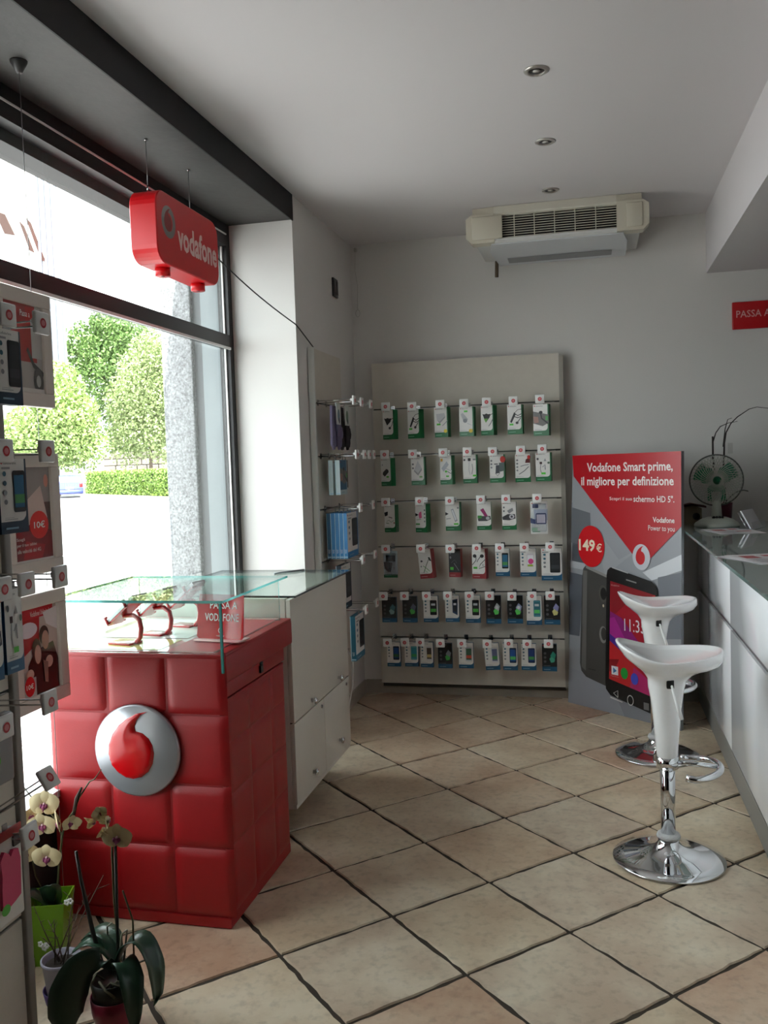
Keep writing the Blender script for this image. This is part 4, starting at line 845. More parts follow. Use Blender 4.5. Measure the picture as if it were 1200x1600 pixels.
# ------------------------------------------------------------------ posters, hanging sign, cables
def posters():
    FRM = M('frame_white', '#c9beb6', .5, var=.05, scale=6)
    labs = ['topmost white framed poster hanging at the window left', 'middle white framed poster with a red price dot', 'lowest white framed poster showing a dark haired couple']
    for i, (z1, z0) in enumerate(((2.045, 1.697), (1.555, 1.187), (1.130, .780))):
        o = (-1.655, 2.351, (z0+z1)/2); p = thing('framed_poster', o, labs[i], 'poster', 'framed posters in the window')
        y0, y1 = 2.215, 2.487; b = .042
        for nm, a in (('frame_rail', (y0, y1, z1-b, z1)), ('frame_rail', (y0, y1, z0, z0+b)), ('frame_stile', (y0, y0+b, z0+b, z1-b)), ('frame_stile', (y1-b, y1, z0+b, z1-b))):
            m = MB(o); m.rbox(-1.672, -1.644, a[0], a[1], a[2], a[3], .003, FRM); m.build(nm, p)
        m = MB(o); m.box(-1.668, -1.655, y0+b-.005, y1-b+.005, z0+b-.005, z1-b+.005, P('#8f8a86')); m.build('backing', p)
        m = MB(o); pl = Plane(m, (-1.6548, y0+b, z0+b), (0, y1-y0-2*b, 0), (0, 0, z1-z0-2*b), (1, 0, 0))
        D = lambda h: P(h, .2)
        if i == 0:
            pl.rect(0, 0, 1, 1, D('#a8a09a')); pl.rect(0, .35, .85, 1, D('#a03a38')); pl.rect(.6, .78, .84, .98, D('#b8302e')); pl.rect(.72, .4, 1, .84, D('#b5b0ac')); pl.line([(.6, .5), (.75, .32), (1, .22)], .06, D('#4a4644')); pl.ell(.86, .14, .13, .15, D('#5c5855')); pl.ell(.86, .14, .06, .07, D('#a8a5a0')); pl.rect(0, 0, 1, .05, D('#cfc8c2')); pl.text('Passa a', .45, .86, .70, .93, D('#f0e8e6'))
        elif i == 1:
            pl.rect(0, 0, 1, 1, D('#5a4a46')); pl.rect(0, .62, 1, 1, D('#8f8a86')); pl.poly([(.3, .62), (.75, .80), (.9, .45), (.6, .3), (.2, .4)], D('#c4b2a8')); pl.ell(.9, .85, .06, .07, D('#c88a7a')); pl.poly([(0, .0), (1, 0), (1, .30), (.55, .42), (0, .30)], D('#7a1f22'))
            pl.poly([(.2, 0), (.7, 0), (.8, .16), (.3, .22)], D('#a8262a')); pl.ell(.66, .38, .25, .15, D('#d8322e')); pl.text('10€', .52, .345, .81, .42, D('#f4ece8'), .01)
            for k, (t, w) in enumerate((('Scegli', .2), ('per il tuo tablet', .5), ('alla velocità del 4G', .6))): pl.text(t, .06, .22-k*.06, .06+w, .26-k*.06, D('#eadfda'))
            pl.rect(0, 0, 1, .02, D('#d8d0ca'))
        else:
            pl.rect(0, 0, 1, 1, D('#c9b4ae')); pl.poly([(0, .45), (.5, .60), (.55, 1), (0, 1)], D('#b02a30')); pl.rect(0, .88, .9, 1, D('#c23038')); pl.text('Vodafone Unlimited', .3, .90, .8, .96, D('#f0e4e2')); pl.ell(.22, .76, .24, .09, D('#dcd0da')); pl.poly([(.62, .92), (1, .96), (1, .68), (.7, .78)], D('#e2dadc'))
            pl.poly([(.12, .0), (.18, .36), (.32, .48), (.5, .52), (.86, .56), (.98, .34), (.98, 0)], D('#33211f')); pl.ell(.62, .66, .13, .11, D('#2c1c1a')); pl.ell(.65, .60, .095, .11, D('#b98f80')); pl.ell(.40, .50, .12, .15, D('#35211e')); pl.ell(.43, .46, .085, .11, D('#caa294')); pl.ell(.72, .34, .1, .07, D('#c9a294')); pl.ell(.2, .26, .1, .06, D('#c9a294')); pl.poly([(.55, .38), (.68, .34), (.66, .1), (.58, .12)], D('#8a6a60'))
            pl.rect(0, 0, .34, .22, D('#b5b0ae')); pl.ell(.17, .13, .13, .115, D('#d42a2e')); pl.text('10€', .08, .10, .26, .16, D('#f4ece8'), .01)
        m.build('print', p)
        m = MB(o); pl = Plane(m, (-1.6738, y1-.02, z0+.02), (0, -(y1-y0-.04), 0), (0, 0, z1-z0-.04), (-1, 0, 0)); pl.rect(0, 0, 1, 1, P('#b02a30', .3)); m.build('rear_print', p)
    W = M('cable_wire', '#8e8e8e', .35, .6)
    for y, lb in ((2.444, 'thin steel hanging cable beside the right edges of the posters'), (2.262, 'thin steel hanging cable beside the left edges of the posters')):
        o = (-1.66, y, 2.75); c = thing('hanging_cable', o, lb, 'cable')
        m = MB(o); m.tube([(-1.680, y, 2.74), (-1.680, y, .02)], .0012, W, 5); m.build('wire', c)
        m = MB(o); m.lathe([(.026, 0), (.026, -.004), (.010, -.035), (0, -.035)], (-1.680, y, 2.752), M('rosette', '#3f3e3d', .4), 16); m.build('ceiling_rosette', c)
        m = MB(o); m.cyl((-1.680, y, .0), (-1.680, y, .03), .012, W, n=10); m.build('floor_weight', c)
    # hanging light box sign
    o = (-1.632, 3.38, 2.43); s = thing('hanging_sign', o, 'red rounded box sign hanging in the window on thin cables', 'sign')
    y0, y1, z0, z1, xa, xb = 3.10, 3.665, 2.285, 2.560, -1.692, -1.580
    def rr(x, inset=0):
        r = .062; pts = []
        for cy, cz, st in ((y1-r, z1-r, 0), (y0+r, z1-r, 1), (y0+r, z0+r, 2), (y1-r, z0+r, 3)):
            for i in range(7):
                a = PI/2*(st+i/6); pts.append((x, cy+(r-inset)*math.cos(a), cz+(r-inset)*math.sin(a)))
        return pts
    n = 28; vs = rr(xa, .004)+rr(xa+.004)+rr(xb-.004)+rr(xb, .004)
    fs = [(a*n+i, a*n+(i+1) % n, (a+1)*n+(i+1) % n, (a+1)*n+i) for a in range(3) for i in range(n)]+[tuple(range(n)), tuple(3*n+i for i in range(n))]
    m = MB(o); m.add(vs, fs, M('sign_red', '#d0141c', .32), False); m.build('body', s)
    m = MB(o); pl = Plane(m, (xb, y0, z0), (0, 1, 0), (0, 0, 1), (1, 0, 0))
    pl.ring(.098, .165, .058, .062, .42, M('sign_grey', '#8c8684', .3, .4), 32); pl.poly([(.098+x*.058, .165+z*.062) for x, z in DROP], M('sign_dropred', '#8f2426', .4)); m.build('emblem', s)
    m = MB(o); pl = Plane(m, (xb, y0, z0), (0, 1, 0), (0, 0, 1), (1, 0, 0))
    pl.text('vodafone', .172, .078, .545, .185, P('#f4cfca', .35), .03); m.build('lettering', s)
    for y in (3.24, 3.56):
        m = MB(o); m.cyl((-1.635, y, z0-.03), (-1.635, y, z0+.002), .030, _M['sign_red'], n=20); m.cyl((-1.635, y, z0-.031), (-1.635, y, z0-.03), .008, DARKPL, n=10); m.build('spotlight', s)
    for y in (3.145, 3.51):
        m = MB(o); m.cyl((-1.633, y, z1-.002), (-1.633, y, z1+.02), .004, STEEL, n=8); m.tube([(-1.633, y, z1), (-1.633, y, 2.752)], .0014, W, 5); m.cyl((-1.633, y, 2.747), (-1.633, y, 2.753), .007, STEEL, n=10); m.build('suspension_wire', s)
    pts = []
    a = Vector((-1.64, 3.664, 2.47)); b = Vector((-1.452, 4.585, 2.128))
    for i in range(25):
        t = i/24; k_ = Vector((-1.468, 4.37, 2.215)); q = a.lerp(k_, t/.76) if t < .76 else k_.lerp(b, (t-.76)/.24); q.z -= .018*math.sin(PI*min(1, t/.76)); pts.append(q)
    m = MB(a); m.tube(pts, .0032, P('#161616'), 6); tag(m.build('power_cable'), 'black cable sagging from the hanging sign to the left wall panel', 'cable')
posters()

# ------------------------------------------------------------------ walls and ceiling fittings
def fittings():
    # ceiling fan coil unit
    o = (-.17, 5.2, 2.78); a = thing('air_conditioner', o, 'cream air conditioner with black grille under the ceiling', 'air conditioner')
    CR = M('ac_cream', '#d3cfc1', .4); CW = M('ac_white', '#d4d4d2', .4); CE = M('ac_endcap', '#cbc5b4', .42)
    x0, x1 = -.655, .318; gx0, gx1 = -.500, .152
    y0 = 4.965
    # side profile (y, z): front leans slightly back towards the ceiling
    prof = [(4.99, 2.878), (4.962, 2.845), (4.955, 2.828), (4.948, 2.70), (4.962, 2.688), (5.46, 2.672), (5.50, 2.72), (5.50, 2.878)]
    def ext(xa, xb, pr, mat, nm, par=a):
        m = MB(o); m.prism([(xa, y, z) for y, z in pr], (xb-xa, 0, 0), mat); return m.build(nm, par)
    ext(gx0, gx1, [(5.02, 2.875), (5.02, 2.70), (5.46, 2.68), (5.50, 2.72), (5.50, 2.875)], CW, 'body')
    ext(gx0, gx1, [(4.953, 2.878), (4.945, 2.838), (4.948, 2.828), (5.02, 2.828), (5.02, 2.878)], CR, 'top_strip')
    ext(gx0, gx1, [(4.945, 2.702), (4.945, 2.690), (4.955, 2.680), (5.06, 2.678), (5.02, 2.702)], CW, 'lower_strip')
    # bottom panel with outlet slot
    m = MB(o); m.prism([(gx0-.02, 4.965, 2.680), (gx1+.035, 4.965, 2.680), (gx1+.06, 5.12, 2.676), (gx1+.06, 5.44, 2.664), (gx0-.02, 5.44, 2.664), (gx0-.045, 5.12, 2.676)], (0, 0, -.006), M('ac_bluewhite', '#cfd2d6', .35)); m.build('bottom_panel', a)
    m = MB(o); m.add([(gx0+.04, 5.27, 2.6620), (gx1-.02, 5.27, 2.6620), (gx1-.02, 5.39, 2.6585), (gx0+.04, 5.39, 2.6585)], [(0, 1, 2, 3)], P('#8f9092', .5)); m.build('outlet_slot', a)
    # grille
    m = MB(o); m.box(gx0, gx1, 5.005, 5.02, 2.702, 2.828, P('#0e0d0c')); m.build('grille_back', a)
    for i in range(10):
        z = 2.707+i*.0130
        m = MB(o); m.box(gx0, gx1, 4.957-.0002*i, 4.961, z, z+.0030, CR); m.build('louvre', a)
    for i in range(1, 6):
        x = gx0+(gx1-gx0)*i/6; m = MB(o); m.box(x-.002, x+.002, 4.953, 4.962, 2.702, 2.829, CR); m.build('grille_rib', a)
    for xa, xb, s in ((x0, gx0, -1), (gx1, x1, 1)):
        m = MB(o); out = xa if s < 0 else xb; inn = xb if s < 0 else xa
        f = .03*s
        ring = lambda y, z0_, z1_, x_: [(inn, y, z0_), (x_-f, y, z0_), (x_, y, z0_+.03), (x_, y, z1_-.02), (x_-f, y, z1_), (inn, y, z1_)]
        A = ring(4.938, 2.682, 2.838, out)
        m.prism(A, (0, .08, 0), CE)
        m.prism([(inn, 5.02, 2.69), (out-f*1.4, 5.02, 2.70), (out-f*1.2, 5.02, 2.86), (out-f*1.2, 5.02, 2.876), (inn, 5.02, 2.876)], (0, .46, 0), CW)
        m.prism([(inn, 4.948, 2.838), (out-f*1.2, 4.952, 2.838), (out-f*1.2, 4.962, 2.877), (inn, 4.955, 2.877)], (0, .08, 0), CE)
        cap = m.build('end_cap', a)
        m = MB(o); c0, c1 = (out-f*1.1, inn-.045*s*1.0) if s < 0 else (inn+.05, out-f*1.1)
        m.rbox(min(c0, c1), max(c0, c1), 4.931, 4.945, 2.70, 2.825, .004, CE); m.build('control_cover', cap)
    m = MB(o); m.tube([(-.535, 5.40, 2.68), (-.538, 5.40, 2.585)], .011, P('#5a4a38'), 8); m.build('drain_pipe', a)
    # downlights
    for i, (x, y, w) in enumerate(((-.168, 3.30, 'nearest the camera'), (-.174, 4.034, 'in the middle'), (-.185, 4.76, 'closest to the air conditioner'))):
        d = thing('downlight', (x, y, ZC), 'small round recessed ceiling downlight, the one '+w, 'light', 'recessed downlights in the ceiling')
        m = MB(); m.lathe([(.028, .0), (.030, -.006), (.040, -.006), (.045, -.003), (.046, .0)], (0, 0, 0), M('satin_ring', '#c4c0ba', .3, .7), 28); m.build('ring', d)
        m = MB(); m.lathe([(.029, -.002), (.024, -.0012), (.012, -.0008)], (0, 0, 0), P('#3c3a38', .3), 24); m.build('recess', d)
        m = MB(); m.lathe([(.013, -.001), (.013, -.004), (.0, -.005)], (0, 0, 0), P('#c9c6c0', .15), 16); m.build('lamp_lens', d)
    # red wall sign
    o = (1.06, 5.505, 2.27); s = thing('wall_sign', o, 'red sign with white lettering high on the back wall', 'sign')
    m = MB(o); m.rbox(.805, 1.33, 5.492, 5.511, 2.196, 2.352, .005, M('sign_board_red', '#b8121b', .35)); m.build('board', s)
    m = MB(o); pl = Plane(m, (.805, 5.492, 2.196), (1, 0, 0), (0, 0, 1), (0, -1, 0)); pl.text('PASSA A VODAFONE', .022, .066, .49, .106, P('#d9a8a6'), .006); m.build('lettering', s)
    # intercom plate, pull cord
    o = (XL, 5.113, 2.54); s = thing('wall_plate', o, 'small black switch plate high on the left wall', 'switch')
    m = MB(o); m.rbox(XL, XL+.012, 5.065, 5.160, 2.485, 2.595, .004, P('#2a2825')); m.build('plate', s)
    m = MB(o); m.rbox(XL+.012, XL+.016, 5.075, 5.105, 2.50, 2.58, .002, P('#3d3a36')); m.build('rocker', s)
    m = MB(o); m.rbox(XL+.012, XL+.016, 5.12, 5.15, 2.50, 2.58, .002, P('#3d3a36')); m.build('rocker', s)
    o = (-1.44, 5.5, 2.84); s = thing('pull_cord', o, 'thin white pull cord with ring in the wall corner', 'cord')
    CW2 = M('cord_white', '#b5b2ac', .6)
    m = MB(o); m.rbox(-1.448, -1.428, 5.495, 5.512, 2.835, 2.86, .003, CW2); m.build('mount', s)
    m = MB(o); m.tube([(-1.438, 5.497, 2.84), (-1.444, 5.499, 2.72), (-1.43, 5.499, 2.62), (-1.435, 5.499, 2.47)], .0018, CW2, 5); m.build('cord', s)
    m = MB(o); m.tube([(-1.435+.014*math.sin(t*PI/8), 5.499, 2.448+.022*math.cos(t*PI/8)) for t in range(17)], .002, CW2, 5); m.build('ring', s)
    # white cable hanging behind the cabinet
    m = MB((-1.40, 4.9, .4)); pts = [(-1.425, 4.72, .50), (-1.40, 4.83, .44), (-1.37, 4.87, .36), (-1.37, 4.85, .22), (-1.385, 4.80, .10), (-1.40, 4.74, .01)]
    m.tube(pts, .004, WHITEPL, 6); tag(m.build('white_cable'), 'white cable hanging down beside the cabinet', 'cable')
fittings()

# ------------------------------------------------------------------ promotional stand
def banner():
    A = Vector((-.17, 5.408, 0)); B = Vector((.436, 4.904, 0)); u = (B-A).normalized(); nrm = Vector((-u.y, u.x, 0)); 
    if nrm.y > 0: nrm = -nrm
    s = thing('promo_stand', (A+B)/2, 'tall red and grey cardboard promotional stand showing a phone', 'stand')
    ctr = (A+B)/2
    Q = lambda a, z: A+u*a+Vector((0, 0, z))
    def xl(z): return .076*min(1, max(0, z/1.4))**1.0
    def xr(z): return .789+.028*z/1.5
    edge = [(.0, 0), (.789, 0), (xr(1.5), 1.502), (.076, 1.498)]
    m = MB(ctr); m.prism([Q(a, z) for a, z in edge], -nrm*.022, M('stand_card', '#8f9196', .4)); m.build('board', s)
    m = MB(ctr)
    for a in (.2, .6):
        m.prism([Q(a, 0)-nrm*.023, Q(a, .9)-nrm*.023, Q(a, 0)-nrm*.12], u*.006, _M['stand_card'])
    m.build('strut', s)
    m = MB(ctr); pl = Plane(m, A, u, (0, 0, 1), nrm); D = lambda h: P(h, .28)
    pl.poly(edge, D('#9a9ca1'))
    pl.poly([(.012, .20), (.79, .10), (.789, 0), (0, 0)], D('#85878f')); pl.poly([(0, 0), (.012, .22), (.33, .17), (.42, 0)], D('#95979f'))
    pl.poly([(.06, 1.22), (.20, 1.20), (.20, .95), (.05, .98)], D('#6b6e73')); pl.poly([(.07, 1.30), (.20, 1.27), (.20, 1.16), (.066, 1.19)], D('#9a9c9f')); pl.poly([(.06, .98), (.17, .96), (.16, .86), (.055, .87)], D('#5d6066'))
    pl.poly([(.04, .87), (.17, .86), (.17, .82), (.04, .83)], D('#b5b7bb')); pl.poly([(.035, .80), (.14, .79), (.10, .42), (.02, .42)], D('#5f636b'))
    pl.poly([(.22, 1.10), (.40, .90), (.54, .97), (.30, .80)], D('#a3a5a9')); pl.poly([(.56, .84), (.81, .955), (.81, .87), (.62, .80)], D('#d4d6da')); pl.poly([(.66, .82), (.81, .86), (.80, .50), (.66, .48)], D('#777a82'))
    # red triangle with the emblem at its tip
    pl.poly([(.076, 1.498), (.817, 1.502), (.812, 1.105), (.585, .895), (.545, .885), (.083, 1.375)], D('#b81420'))
    W_ = D('#efe6e2')
    def tline(t, a0, z0, a1, z1, bold): pl.text(t, a0, z0, a1, z1, W_, bold)
    tline('Vodafone Smart prime,', .185, 1.385, .765, 1.452, .02); tline('il migliore per definizione', .140, 1.306, .770, 1.372, .02)
    tline('Scopri il suo', .345, 1.232, .50, 1.256, .005); tline('schermo HD 5".', .51, 1.230, .772, 1.266, .012)
    tline('Vodafone', .635, 1.120, .772, 1.150, .02); tline('Power to you', .605, 1.066, .772, 1.104, .0)
    pl.speech(.556, .925, .058, .072, D('#c9c9d0'), D('#c2141f'))
    pl.ell(.205, .965, .098, .122, D('#d0161f'), 36); pl.text('149', .115, .935, .235, 1.005, D('#f0e2c8'), .03); pl.text('€', .245, .935, .285, .985, D('#f0e2c8'), .01)
    # rear phone
    def px(pts, mat): pl.poly(pts, mat)
    pl.poly([(.135, .775), (.145, .83), (.165, .852), (.32, .805), (.32, .15), (.15, .185), (.115, .215), (.105, .26)], D('#4a4846')); pl.poly([(.165, .852), (.32, .805), (.32, .79), (.165, .835)], D('#8d8b88')); pl.poly([(.145, .82), (.175, .82), (.15, .22), (.118, .24)], D('#6a6764'))
    pl.ell(.29, .695, .032, .050, D('#55534f')); pl.ell(.292, .695, .022, .036, D('#1d1c1c')); pl.ell(.29, .625, .006, .009, D('#c9b8a0')); pl.ell(.285, .455, .028, .05, D('#8a8886')); pl.ell(.290, .46, .02, .038, D('#3a3938'))
    pl.rect(.17, .235, .225, .238, D('#151515'))
    # front phone
    pl.poly([(.318, .805), (.325, .835), (.345, .852), (.36, .854), (.625, .795), (.655, .77), (.662, .735), (.655, .10), (.62, .055), (.33, .108), (.298, .14), (.295, .18)], D('#151415'))
    pl.poly([(.355, .858), (.47, .832), (.47, .826), (.36, .85)], D('#b9b7b5')); pl.poly([(.455, .795), (.525, .783), (.525, .776), (.455, .788)], D('#8d8b89'))
    scr = [(.345, .775), (.648, .722), (.642, .150), (.325, .205)]
    pl.poly(scr, D('#a8182a')); pl.poly([(.345, .775), (.648, .722), (.648, .60), (.46, .66), (.345, .56)], D('#8c1420')); pl.poly([(.50, .66), (.648, .722), (.648, .56)], D('#d03a2c'))
    pl.poly([(.340, .60), (.42, .57), (.644, .33), (.642, .25), (.335, .50)], D('#8a1f72')); pl.poly([(.338, .56), (.37, .57), (.50, .36), (.334, .44)], D('#a8288a')); pl.poly([(.334, .47), (.46, .40), (.45, .36), (.334, .42)], D('#4a2a8a')); pl.poly([(.334, .43), (.44, .36), (.642, .21), (.642, .15), (.325, .205)], D('#c4262c')); pl.poly([(.50, .30), (.642, .22), (.642, .15), (.47, .18)], D('#b82a6a')); pl.poly([(.33, .32), (.40, .33), (.36, .25), (.328, .25)], D('#8c1a20'))
    pl.text('11:35', .44, .50, .58, .57, D('#e8dfe4')); pl.text('Vodafone', .352, .748, .41, .758, D('#d8a8a8'))
    pl.rect(.345, .235, .392, .285, D('#e8e6ea')); pl.poly([(.357, .243), (.357, .278), (.382, .26)], D('#3f7ab0')); pl.ell(.435, .255, .025, .033, D('#1f9a3a')); pl.ell(.505, .235, .025, .033, D('#4a52c4'))
    pl.text('Play Store', .342, .222, .395, .230, D('#d8a8b0'))
    for q in ((.37, .125),): pl.line([(q[0]+.018, q[1]-.018), (q[0]-.012, q[1]+.003), (q[0]+.018, q[1]+.022), (q[0]+.018, q[1]-.018)], .005, D('#c9c9c9'))
    pl.ring(.475, .108, .022, .030, .18, D('#c9c9c9')); pl.rect(.565, .075, .60, .115, D('#777777')); pl.poly([(.335, .103), (.42, .089), (.42, .084), (.335, .096)], D('#d8d6d4'))
    m.build('print', s)
banner()

# ------------------------------------------------------------------ counter and things on it
def counter():
    o = (.9, 3.6, 0); c = thing('sales_counter', o, 'long glossy white sales counter with green glass top', 'counter')
    GWH = M('counter_gloss', '#f7f8fb', .09, spec=.42); TOE = M('toe_grey', '#8d8b86', .45); TOPW = M('counter_top', '#8f9a96', .3)
    Y0, Y1 = 1.6, 5.49
    m = MB(o); m.box(.63, 1.2, Y0, Y1, .0, 1.02, M('counter_body', '#b5b5b5', .5)); m.build('body', c)
    m = MB(o); m.box(.598, .63, Y0, Y1, .0, .115, TOE); m.build('toe_kick', c)
    ys = [Y0, 2.45, 3.35, 4.25, 5.05, Y1]
    for a, b in zip(ys[:-1], ys[1:]):
        m = MB(o); m.rbox(.600, .629, a+.001, b-.001, .117, .676, .001, GWH); m.build('front_panel', c)
        m = MB(o); m.rbox(.600, .629, a+.001, b-.001, .703, 1.018, .001, GWH); m.build('front_panel', c)
    m = MB(o); m.box(.612, .63, Y0, Y1, .676, .703, M('groove_metal', '#6a6b6c', .3, .8)); m.build('metal_groove', c)
    m = MB(o); m.box(.58, 1.22, Y0, Y1+.005, 1.02, 1.04, WHITEPL); m.build('worktop', c)
    for y in (2.0, 3.0, 4.0, 5.0):
        m = MB(o); m.cyl((.66, y, 1.04), (.66, y, 1.068), .018, STEEL, n=14); m.cyl((1.1, y, 1.04), (1.1, y, 1.068), .018, STEEL, n=14); m.build('glass_stud', c)
    m = MB(o); gt = M('counter_glass', '#a3aea9', .05, coat=.4); m.box(.472, 1.24, Y0, Y1, 1.068, 1.080, gt)
    for i, f in enumerate(m.f):
        a, b, q = (m.v[k] for k in f[:3]); nn = (b-a).cross(q-a).normalized()
        if abs(nn.z) < .5: m.mi[i] = m._m(M('counter_glass_edge', '#5f7a74', .15))
    m.build('glass_top', c)
    m = MB(o); m.box(.475, .500, 4.35, 4.85, 1.0645, 1.0675, P('#a8262e')); m.build('red_price_strip', c)
    ZT = 1.080
    # fan
    f = thing('desk_fan', (.665, 5.17, ZT), 'white desk fan with green blades standing on the counter', 'fan')
    FW = M('fan_white', '#c9cfc4', .35)
    m = MB(); m.lathe([(.118, .0), (.120, .010), (.112, .022), (.085, .040), (.05, .052), (.0, .056)], (0, 0, 0), FW, 36); m.build('base', f)
    m = MB(); m.rbox(-.035, .035, -.10, -.075, .022, .036, .003, DARKPL) if False else m.rbox(-.03, .03, -.055, -.04, .044, .056, .003, DARKPL)
    for i in range(4): m.rbox(-.026+i*.015, -.016+i*.015, -.06, -.045, .048, .06, .002, P('#3a3a3a'))
    m.build('switch', f)
    m = MB(); m.tube([(0, .0, .045), (0, .0, .13), (0, .01, .19)], [.029, .024, .026], FW, 18); m.build('neck', f)
    m = MB(); m.tube([(0, .02, .255), (0, .05, .257), (0, .10, .258), (0, .13, .258), (0, .14, .258)], [.03, .045, .048, .04, .015], FW, 18); m.tube([(0, .03, .17), (0, .05, .23)], .024, FW, 12); m.build('motor', f)
    zc = .256; R = .14; WIRE = M('fan_wire', '#c4c8bc', .35, .2)
    m = MB(); m.tube([(R*math.cos(t*PI/24), -.005, zc+R*math.sin(t*PI/24)) for t in range(49)], .0045, P('#5a5c56'), 6); m.build('cage_rim', f)
    def grill(nm, sy):
        m = MB()
        for k in range(44):
            a = 2*PI*k/44; pts = []
            for i in range(6):
                t = .16+.84*i/5; an = a+sy*(.75*(1-t)); pts.append((R*t*math.cos(an), -.005+sy*-.038*math.cos(t*PI/2)**.7, zc+R*t*math.sin(an)))
            m.tube(pts, .0021, WIRE, 4, False, False)
        for t in (.2, .4, .6, .8): m.tube([(R*t*math.cos(q*PI/18), -.005+sy*-.038*math.cos(t*PI/2)**.7, zc+R*t*math.sin(q*PI/18)) for q in range(37)], .0010, WIRE, 3, False)
        m.build(nm, f)
    grill('cage_front', 1); grill('cage_back', -1)
    GB = M('fan_blade_green', '#1f8a5c', .3)
    for k in range(3):
        a0 = .55+2*PI*k/3; vs = []
        for i in range(7):
            t = .02+.10*i/6
            for j in range(7):
                w = (.50+.45*math.sin(PI*min(1, i/5+.15)))*.95
                an = a0+(j/6-.5)*w*1.9; vs.append((t*math.cos(an), .012-(j/6-.5)*.022, zc+t*math.sin(an)))
        m = MB(); m.add(vs, [(i*7+j, i*7+j+1, (i+1)*7+j+1, (i+1)*7+j) for i in range(6) for j in range(6)], GB, True); m.build('blade', f)
    m = MB(); m.lathe([(.0, .024), (.018, .02), (.022, .0), (.022, -.02), (0, -.02)], (0, .01, zc), GB, 18, True, 'y'); m.build('hub', f)
    # dry orchid in a dark pink pot behind the fan
    v = thing('potted_orchid', (.735, 5.365, ZT), 'bare twigged orchid in a dark pink pot behind the fan', 'plant')
    m = MB(); m.lathe([(.032, 0), (.036, .01), (.042, .115), (.044, .12), (.040, .12), (.036, .09), (0, .09)], (0, 0, 0), M('pot_magenta', '#6a1838', .35), 24); m.build('pot', v)
    TW = M('dry_twig', '#2b211d', .8)
    def tw(pts, r): 
        m = MB(); m.tube([Vector(p)-Vector((.735, 5.365, ZT)) for p in pts], r, TW, 6); m.build('twig', v)
    tw([(.72, 5.36, 1.17), (.675, 5.34, 1.40), (.668, 5.32, 1.48), (.668, 5.32, 1.58)], .0055)
    tw([(.668, 5.32, 1.545), (.685, 5.32, 1.60), (.71, 5.32, 1.635), (.75, 5.31, 1.652), (.80, 5.31, 1.66)], [.004, .003, .003, .002, .0015])
    tw([(.74, 5.36, 1.17), (.728, 5.34, 1.40), (.73, 5.32, 1.54), (.74, 5.32, 1.60), (.765, 5.31, 1.65), (.80, 5.31, 1.685), (.86, 5.30, 1.725), (.90, 5.30, 1.735), (.99, 5.30, 1.72)], [.007, .006, .005, .004, .003, .003, .0025, .002, .0015])
    tw([(.725, 5.33, 1.52), (.735, 5.32, 1.62), (.748, 5.31, 1.672), (.77, 5.31, 1.68)], [.004, .003, .002, .0015])
    LF = M('orchid_leaf_dark', '#2c3a2a', .35)
    for (ax, ay, L_) in ((1, .15, .13), (-1, .2, .1)):
        vs = []
        for i in range(7):
            t = i/6
            for j in (-1, 0, 1): vs.append((ax*L_*t, ay*L_*t+j*.022*math.sin(PI*min(1, t*.9+.12)), .115+.07*math.sin(t*2.0)+(0.006 if j else 0)))
        m = MB(); m.add(vs, [(i*3+j, i*3+j+1, (i+1)*3+j+1, (i+1)*3+j) for i in range(6) for j in range(2)], LF, True); m.build('leaf', v)
    m = MB(); m.box(.018, .045, -.01, -.008, .40, .46, P('#c9c6c0')); m.build('plant_tag', v)
    # wooden bird house ornament
    b = thing('bird_house', (.545, 5.32, ZT), 'small beige bird house ornament with dark red roof behind the counter edge', 'ornament')
    BE = M('birdhouse', '#8a7d66', .8, var=.15, scale=12)
    m = MB(); m.prism([(-.055, -.04, 0), (.055, -.04, 0), (.055, -.04, .095), (0, -.04, .118), (-.055, -.04, .095)], (0, .08, 0), BE); m.build('box', b)
    m = MB(); m.prism([(-.078, -.055, .098), (0, -.055, .112), (.078, -.055, .098), (.078, -.055, .108), (0, -.055, .124), (-.078, -.055, .108)], (0, .11, 0), M('roof_red', '#4a1a1c', .7)); m.build('roof', b)
    m = MB(); m.lathe([(0, .0), (.02, .0), (.02, .003), (0, .003)], (.025, -.0405, .05), DARKPL, 16, True, 'y'); m.build('hole', b)
    # leaflets
    def paper(x, y, rz, w, h, n, lab, tint):
        p = thing('leaflet_pile', (x, y, ZT), lab, 'paper', 'leaflets on the glass counter', rz); rr = random.Random(len(lab))
        for k in range(n):
            m = MB(); m.prism([(-w/2, -h/2, .0006+k*.0007), (w/2, -h/2, .0006+k*.0007), (w/2, h/2, .0006+k*.0007), (-w/2, h/2, .0006+k*.0007)], (0, 0, .0005), P('#e4e0e2'))
            if k == n-1:
                pl = Plane(m, (-w/2, -h/2, .0012+k*.0007), (w, 0, 0), (0, h, 0), (0, 0, 1)); pl.rect(.15, .55, .45, .82, P(tint)); pl.rect(.55, .3, .9, .42, P('#c4525a')); pl.rect(.6, .7, .8, .85, P('#c4525a'))
                for i in range(4): pl.rect(.1, .1+.09*i, .5, .13+.09*i, P('#9a96a0'))
            s = m.build('sheet', p); s.rotation_euler = (0, 0, rr.uniform(-.12, .12)); s.location = (rr.uniform(-.012, .012), rr.uniform(-.012, .012), 0)
    paper(.63, 3.56, .35, .20, .29, 4, 'spread pile of white leaflets with red print at the counter edge', '#b03a44')
    paper(.70, 4.82, .2, .21, .30, 3, 'flat leaflets with red print in front of the fan', '#b8484e')
    h = thing('leaflet_holder', (.83, 5.0, ZT), 'clear acrylic leaflet holder right of the fan', 'holder', None, math.radians(65))
    AC = glass_sheet('acrylic', (.9, .92, .93), 1.49, .08)
